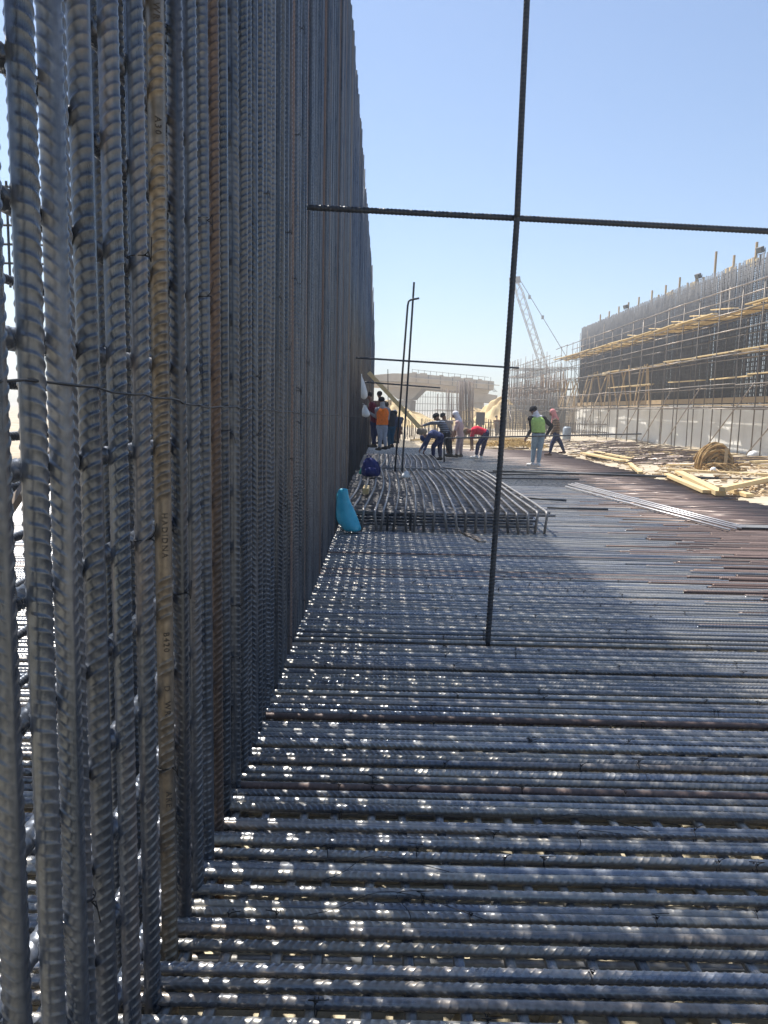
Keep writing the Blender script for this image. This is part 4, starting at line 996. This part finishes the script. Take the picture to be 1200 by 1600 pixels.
# ------------------------------------------------------------------ middle distance: column bars, mounds, panel
cc = at(709, 680, 60); col = empty('column_cage', (cc.x, 60, 0), 0, 'round cluster of tall upright column bars in front of the overpass', 'column bars')
for i in range(50):
    px = random.uniform(681, 739)
    if i < 30: px = random.uniform(712, 739)
    yy = 60 + random.uniform(-1.2, 1.2); topy = 594 + random.uniform(0, 4) if px > 712 else random.uniform(606, 618)
    a = at(px, 690, yy); a.z = -.05; b_ = at(px + random.gauss(0, 1.0), topy, yy)
    child(MB().tube([a, b_], .026 if i % 4 else .036, 6).build('column_bar', M_CB if i else mat('column_bar_steel', (.15, .13, .12), .7, noise=.8, col2=(.24, .17, .12)), smooth=True), col)
    M_CB = bpy.data.materials['column_bar_steel']
for z in (.8, 1.6): child(MB().tube([(cc.x + 1.55 * math.cos(a), 60 + 1.2 * math.sin(a), z) for a in [k * math.pi / 12 for k in range(25)]], .03, 5).build('ring_bar', M_CB, smooth=True), col)
def mound(lab, cx, cy, rx, ry, h, seed, name='sand_mound'):
    rd = random.Random(seed); V = []; F = []; N = 64; K = 26
    ph = [rd.uniform(0, 6) for _ in range(8)]
    for k in range(K + 1):
        t = k / K
        for j in range(N):
            a = 2 * math.pi * j / N; e = 1 + .13 * math.sin(3 * a + ph[0]) + .07 * math.sin(7 * a + ph[1]) + .04 * math.sin(13 * a + ph[2])
            z = h * (1 - t * t * (1.6 - .6 * t)) * (1 - .45 * t) * (1 + .10 * math.sin(4 * a + ph[3] + t * 5)) + h * .035 * (math.sin(9 * a + 12 * t + ph[4]) + math.sin(14 * a - 17 * t + ph[5]) + math.sin(5 * a + 8 * t + ph[6])) * min(1, t * 3) * (t < .95)
            V.append((cx + rx * t * math.cos(a) * e, cy + ry * t * math.sin(a) * e, z - .15))
    for k in range(K):
        for j in range(N): F.append((k * N + j, (k + 1) * N + j, (k + 1) * N + (j + 1) % N, k * N + (j + 1) % N))
    F.append(tuple(range(N)))
    return tag(link(name, mesh_np(name, V, F), M_SANDY), lab, 'sand mound')
a = at(788, 640, 78); mound('tall yellow sand mound behind the grey panel', a.x, 80, 4.0, 6, 3.0, 1)
a = at(745, 640, 84); mound('lower yellow sand mound between the column bars and the grey panel', a.x, 88, 4.5, 5, 2.0, 7)
a = at(640, 650, 75); mound('low yellow sand mound behind the workers on the left', a.x, 76, 4.6, 4, 1.5, 2)
a = at(610, 650, 85); mound('distant yellow sand mound behind the leaning plank', a.x, 90, 5, 4, 2.6, 3)
b = MB(); a = at(750, 672, 44)
pn = empty('grey_panel', (a.x, 44, 0), 0, 'grey-olive rectangular panel standing on legs before the sand mound', 'panel')
MB().box((0, 0, 1.15), (.44, .05, .66)).build('board', M_PANEL, pn, bevel=.008)
MB().box((0, -.01, 1.15), (.50, .035, .72)).build('frame', M_CRDK, pn)
for sx in (-.2, .2): MB().tube([(sx, .03, -.05), (sx, .03, 1.0)], .018, 6).build('leg', M_TUBE, pn)
# piles of materials at the far end of the mat
for i in range(24):
    px = random.uniform(640, 790); py = random.uniform(683, 694); p = G(px, py, .05); L = random.uniform(.8, 3)
    tag(MB().beam(p, p + Vector((L, random.uniform(-.6, .6), .05)), .14, .07).build('distant_timber', random.choice((M_WOOD2, M_WOOD))), 'timber lying on the ground beyond the workers', 'timber', 'timbers beyond the workers')
th = MB()
for i in range(220):
    p = G(random.uniform(598, 790), random.uniform(679, 690), 0); th.tube([p, p + Vector((random.gauss(0, .03), 0, random.uniform(.4, 1.1)))], .016, 4)
tag(th.build('starter_bars', M_TUBE), 'thicket of thin starter bars on the ground beyond the workers', 'starter bars', kind='stuff')

# ------------------------------------------------------------------ overpass under construction
OV = empty('overpass', (10, 112, 0), 0, 'unfinished concrete overpass on flared piers in the haze', 'overpass')
def OB(name, x0, x1, y0, y1, z0, z1, m=M_CONC2, bevel=.05):
    return child(MB().box(((x0 + x1) / 2, (y0 + y1) / 2, (z0 + z1) / 2), (x1 - x0, y1 - y0, z1 - z0)).build(name, m, bevel=bevel), OV)
m_ = 112 / 1202.0
def wx(px): return (px - 603.5) * m_
def wz(py, px=680): return CAM_H + (640 + (px - 600) * .0218 - py) * m_
def prism(name, P, y0, y1, m=M_CONC2):
    n = len(P); V = [(x, y0, z) for x, z in P] + [(x + 1.0, y1, z) for x, z in P]
    F = [tuple(range(n)), tuple(range(2 * n - 1, n - 1, -1))] + [(i, n + i, n + (i + 1) % n, (i + 1) % n) for i in range(n)]
    return child(MB().add(V, F).build(name, m), OV)
prism('deck', [(wx(640), wz(587)), (wx(768), wz(597)), (wx(768), wz(609)), (wx(640), wz(600))], 108, 124)
prism('deck_edge', [(wx(641), wz(593.5)), (wx(766), wz(602)), (wx(766), wz(603)), (wx(641), wz(595))], 107.7, 108.2)
prism('deck_underside', [(wx(643), wz(600)), (wx(764), wz(609)), (wx(762), wz(615)), (wx(648), wz(608))], 109.4, 123)
prism('approach_slab', [(wx(560), wz(594)), (wx(618), wz(588)), (wx(640), wz(588)), (wx(640), wz(600)), (wx(560), wz(600))], 109, 122)
prism('approach_underside', [(wx(560), wz(600)), (wx(660), wz(601)), (wx(655), wz(609)), (wx(560), wz(606))], 110, 121)
prism('pier_head', [(wx(600), wz(606)), (wx(664), wz(608)), (wx(647), wz(626)), (wx(626), wz(626))], 111, 116)
prism('pier', [(wx(627), wz(627)), (wx(645), wz(627)), (wx(644), -.2), (wx(628), -.2)], 111.6, 115.4)
prism('pier_head', [(wx(733), wz(612)), (wx(777), wz(617)), (wx(776), wz(628)), (wx(733), wz(628))], 110, 118)
prism('pier', [(wx(737), wz(628)), (wx(756), wz(628)), (wx(756), -.2), (wx(737), -.2)], 111, 117)
for px in range(646, 768, 9):   # parapet posts and joints
    child(MB().tube([(wx(px), 108.1, wz(587 + (px - 640) * .08)), (wx(px), 108.1, wz(587 + (px - 640) * .08) + .55)], .03, 4).build('parapet_post', M_TUBE), OV)
child(MB().tube([(wx(646), 108.1, wz(587.5) + .5), (wx(760), 108.1, wz(596.6) + .5)], .025, 4).build('parapet_rail', M_TUBE), OV)
for px in range(652, 764, 18): child(MB().box((wx(px), 107.96, wz(593.5 + (px - 640) * .08)), (.06, .1, 1.1)).build('formwork_joint', M_TUBE), OV)
for px in (650, 663, 690, 712, 730, 748): child(MB().box((wx(px), 109, wz(588 + (px - 650) * .08) + .1), (random.uniform(.5, 1.6), .3, .22)).build('parapet_formwork', M_CONC2), OV)
for i in range(8): child(MB().tube([(wx(768) , 109 + i, wz(606) + .35 * i / 2 - .5), (wx(775), 109 + i, wz(606) + .35 * i / 2 - .5)], .03, 4).build('projecting_bar', M_TUBE), OV)
fs = empty('falsework', (wx(680), 126, 0), 0, 'pale falsework towers and an inclined ramp seen beneath the overpass', 'falsework'); f_ = MB()
for i in range(26):
    x = wx(655) + i * .42; f_.tube([(x, 127, 0), (x, 127, 4.6 + .4 * math.sin(i))], .035, 4)
for z in (1.5, 2.6, 3.7): f_.tube([(wx(655), 127, z), (wx(655) + 11, 127, z)], .04, 4)
child(f_.build('tubes', M_TUBE), fs); child(MB().beam((wx(645), 126, 3.1), (wx(668), 126, 5.0), 1.5, .6, up=(0, 1, 0)).build('ramp', M_CONC2), fs)
for i, (x0, x1, h) in enumerate(((-60, -8, 3.2), (-6, 3, 1.8), (75, 90, 2.0), (92, 150, 2.5))):
    tag(MB().box(((x0 + x1) / 2, 260 + i * 14, h / 2), (x1 - x0, 20, h)).build('distant_wall', M_CONC2), ['long pale distant wall far to the left', 'short pale distant wall behind the leaning plank', 'pale distant wall behind the crane', 'far pale wall beyond the scaffold'][i], 'wall')

# ------------------------------------------------------------------ crane
CY = 150.0; cp = at(872, 640, CY); foot = Vector((cp.x, CY, 2.0)); tip = at(806, 440, CY)
cr = empty('crawler_crane', (cp.x + 1, CY, 0), 0, 'lattice boom crane reaching up behind the scaffold', 'crane')
d = (tip - foot); L = d.length; d.normalize(); sd = Vector((0, 1, 0)); nn = d.cross(sd).normalized(); lat = MB(); W2 = .62
N = 26
def cnr(t, a, b_):
    w_ = W2 * min(1, .35 + t * 8, .45 + (1 - t) * 9); return foot + d * L * t + nn * a * w_ + sd * b_ * w_
for a in (-1, 1):
    for b_ in (-1, 1): lat.tube([cnr(t / 12, a, b_) for t in range(13)], .075, 5)
for i in range(N):
    t0, t1 = i / N, (i + 1) / N; f_ = 1 if i % 2 else -1
    for b_ in (-1, 1): lat.tube([cnr(t0, -f_, b_), cnr(t1, f_, b_)], .038, 4)
    for a in (-1, 1): lat.tube([cnr(t0, a, -f_), cnr(t1, a, f_)], .038, 4)
child(lat.build('boom', M_CRANE), cr)
child(MB().beam(tip - nn * .9 + d * .1, tip + nn * 1.1 + d * .5, 1.2, .8, up=(0, 1, 0)).build('boom_head', M_CRDK, bevel=.05), cr)
bk_ = at(884, 560, CY + 3); bk2 = bk_ + (bk_ - tip).normalized() * 9
child(MB().tube([tip + Vector((.6, 0, .6)), bk2], .07, 4).build('pendant_line', M_CRDK), cr)
child(MB().tube([tip + Vector((.9, 1, .6)), bk2], .04, 4).build('pendant_line', M_CRDK), cr)
for t in (.24, .52): q = tip + (bk2 - tip) * t * .62; child(MB().box(q + Vector((.4, 0, .4)), (.45, .3, .7)).build('line_coupling', M_CRDK), cr)
child(MB().tube([tip + Vector((-.9, 0, .2)), tip + Vector((-.9, 0, -22))], .05, 4).build('hoist_cable', M_CRDK), cr)
child(MB().box((cp.x + 2.6, CY, 2.2), (6, 3.2, 2.4)).build('cab_body', M_CRANE, bevel=.1), cr)
for s_ in (-1, 1): child(MB().box((cp.x + 1.5, CY + s_ * 2.3, .5), (7, .9, 1.1)).build('track', M_CRDK, bevel=.2), cr)

# ------------------------------------------------------------------ haze
HZ = True
if HZ:
    h = MB().box((0, 160, 13.5), (900, 480, 31)).build('haze', None)
    hm = bpy.data.materials.new('haze_air'); hm.use_nodes = True; n = hm.node_tree.nodes; n.clear()
    o_ = n.new('ShaderNodeOutputMaterial'); v = n.new('ShaderNodeVolumePrincipled'); v.inputs['Density'].default_value = .0024
    v.inputs['Color'].default_value = (.93, .94, .95, 1); v.inputs['Anisotropy'].default_value = .3
    hm.node_tree.links.new(v.outputs[0], o_.inputs['Volume']); h.data.materials.append(hm); tag(h, kind='stuff')
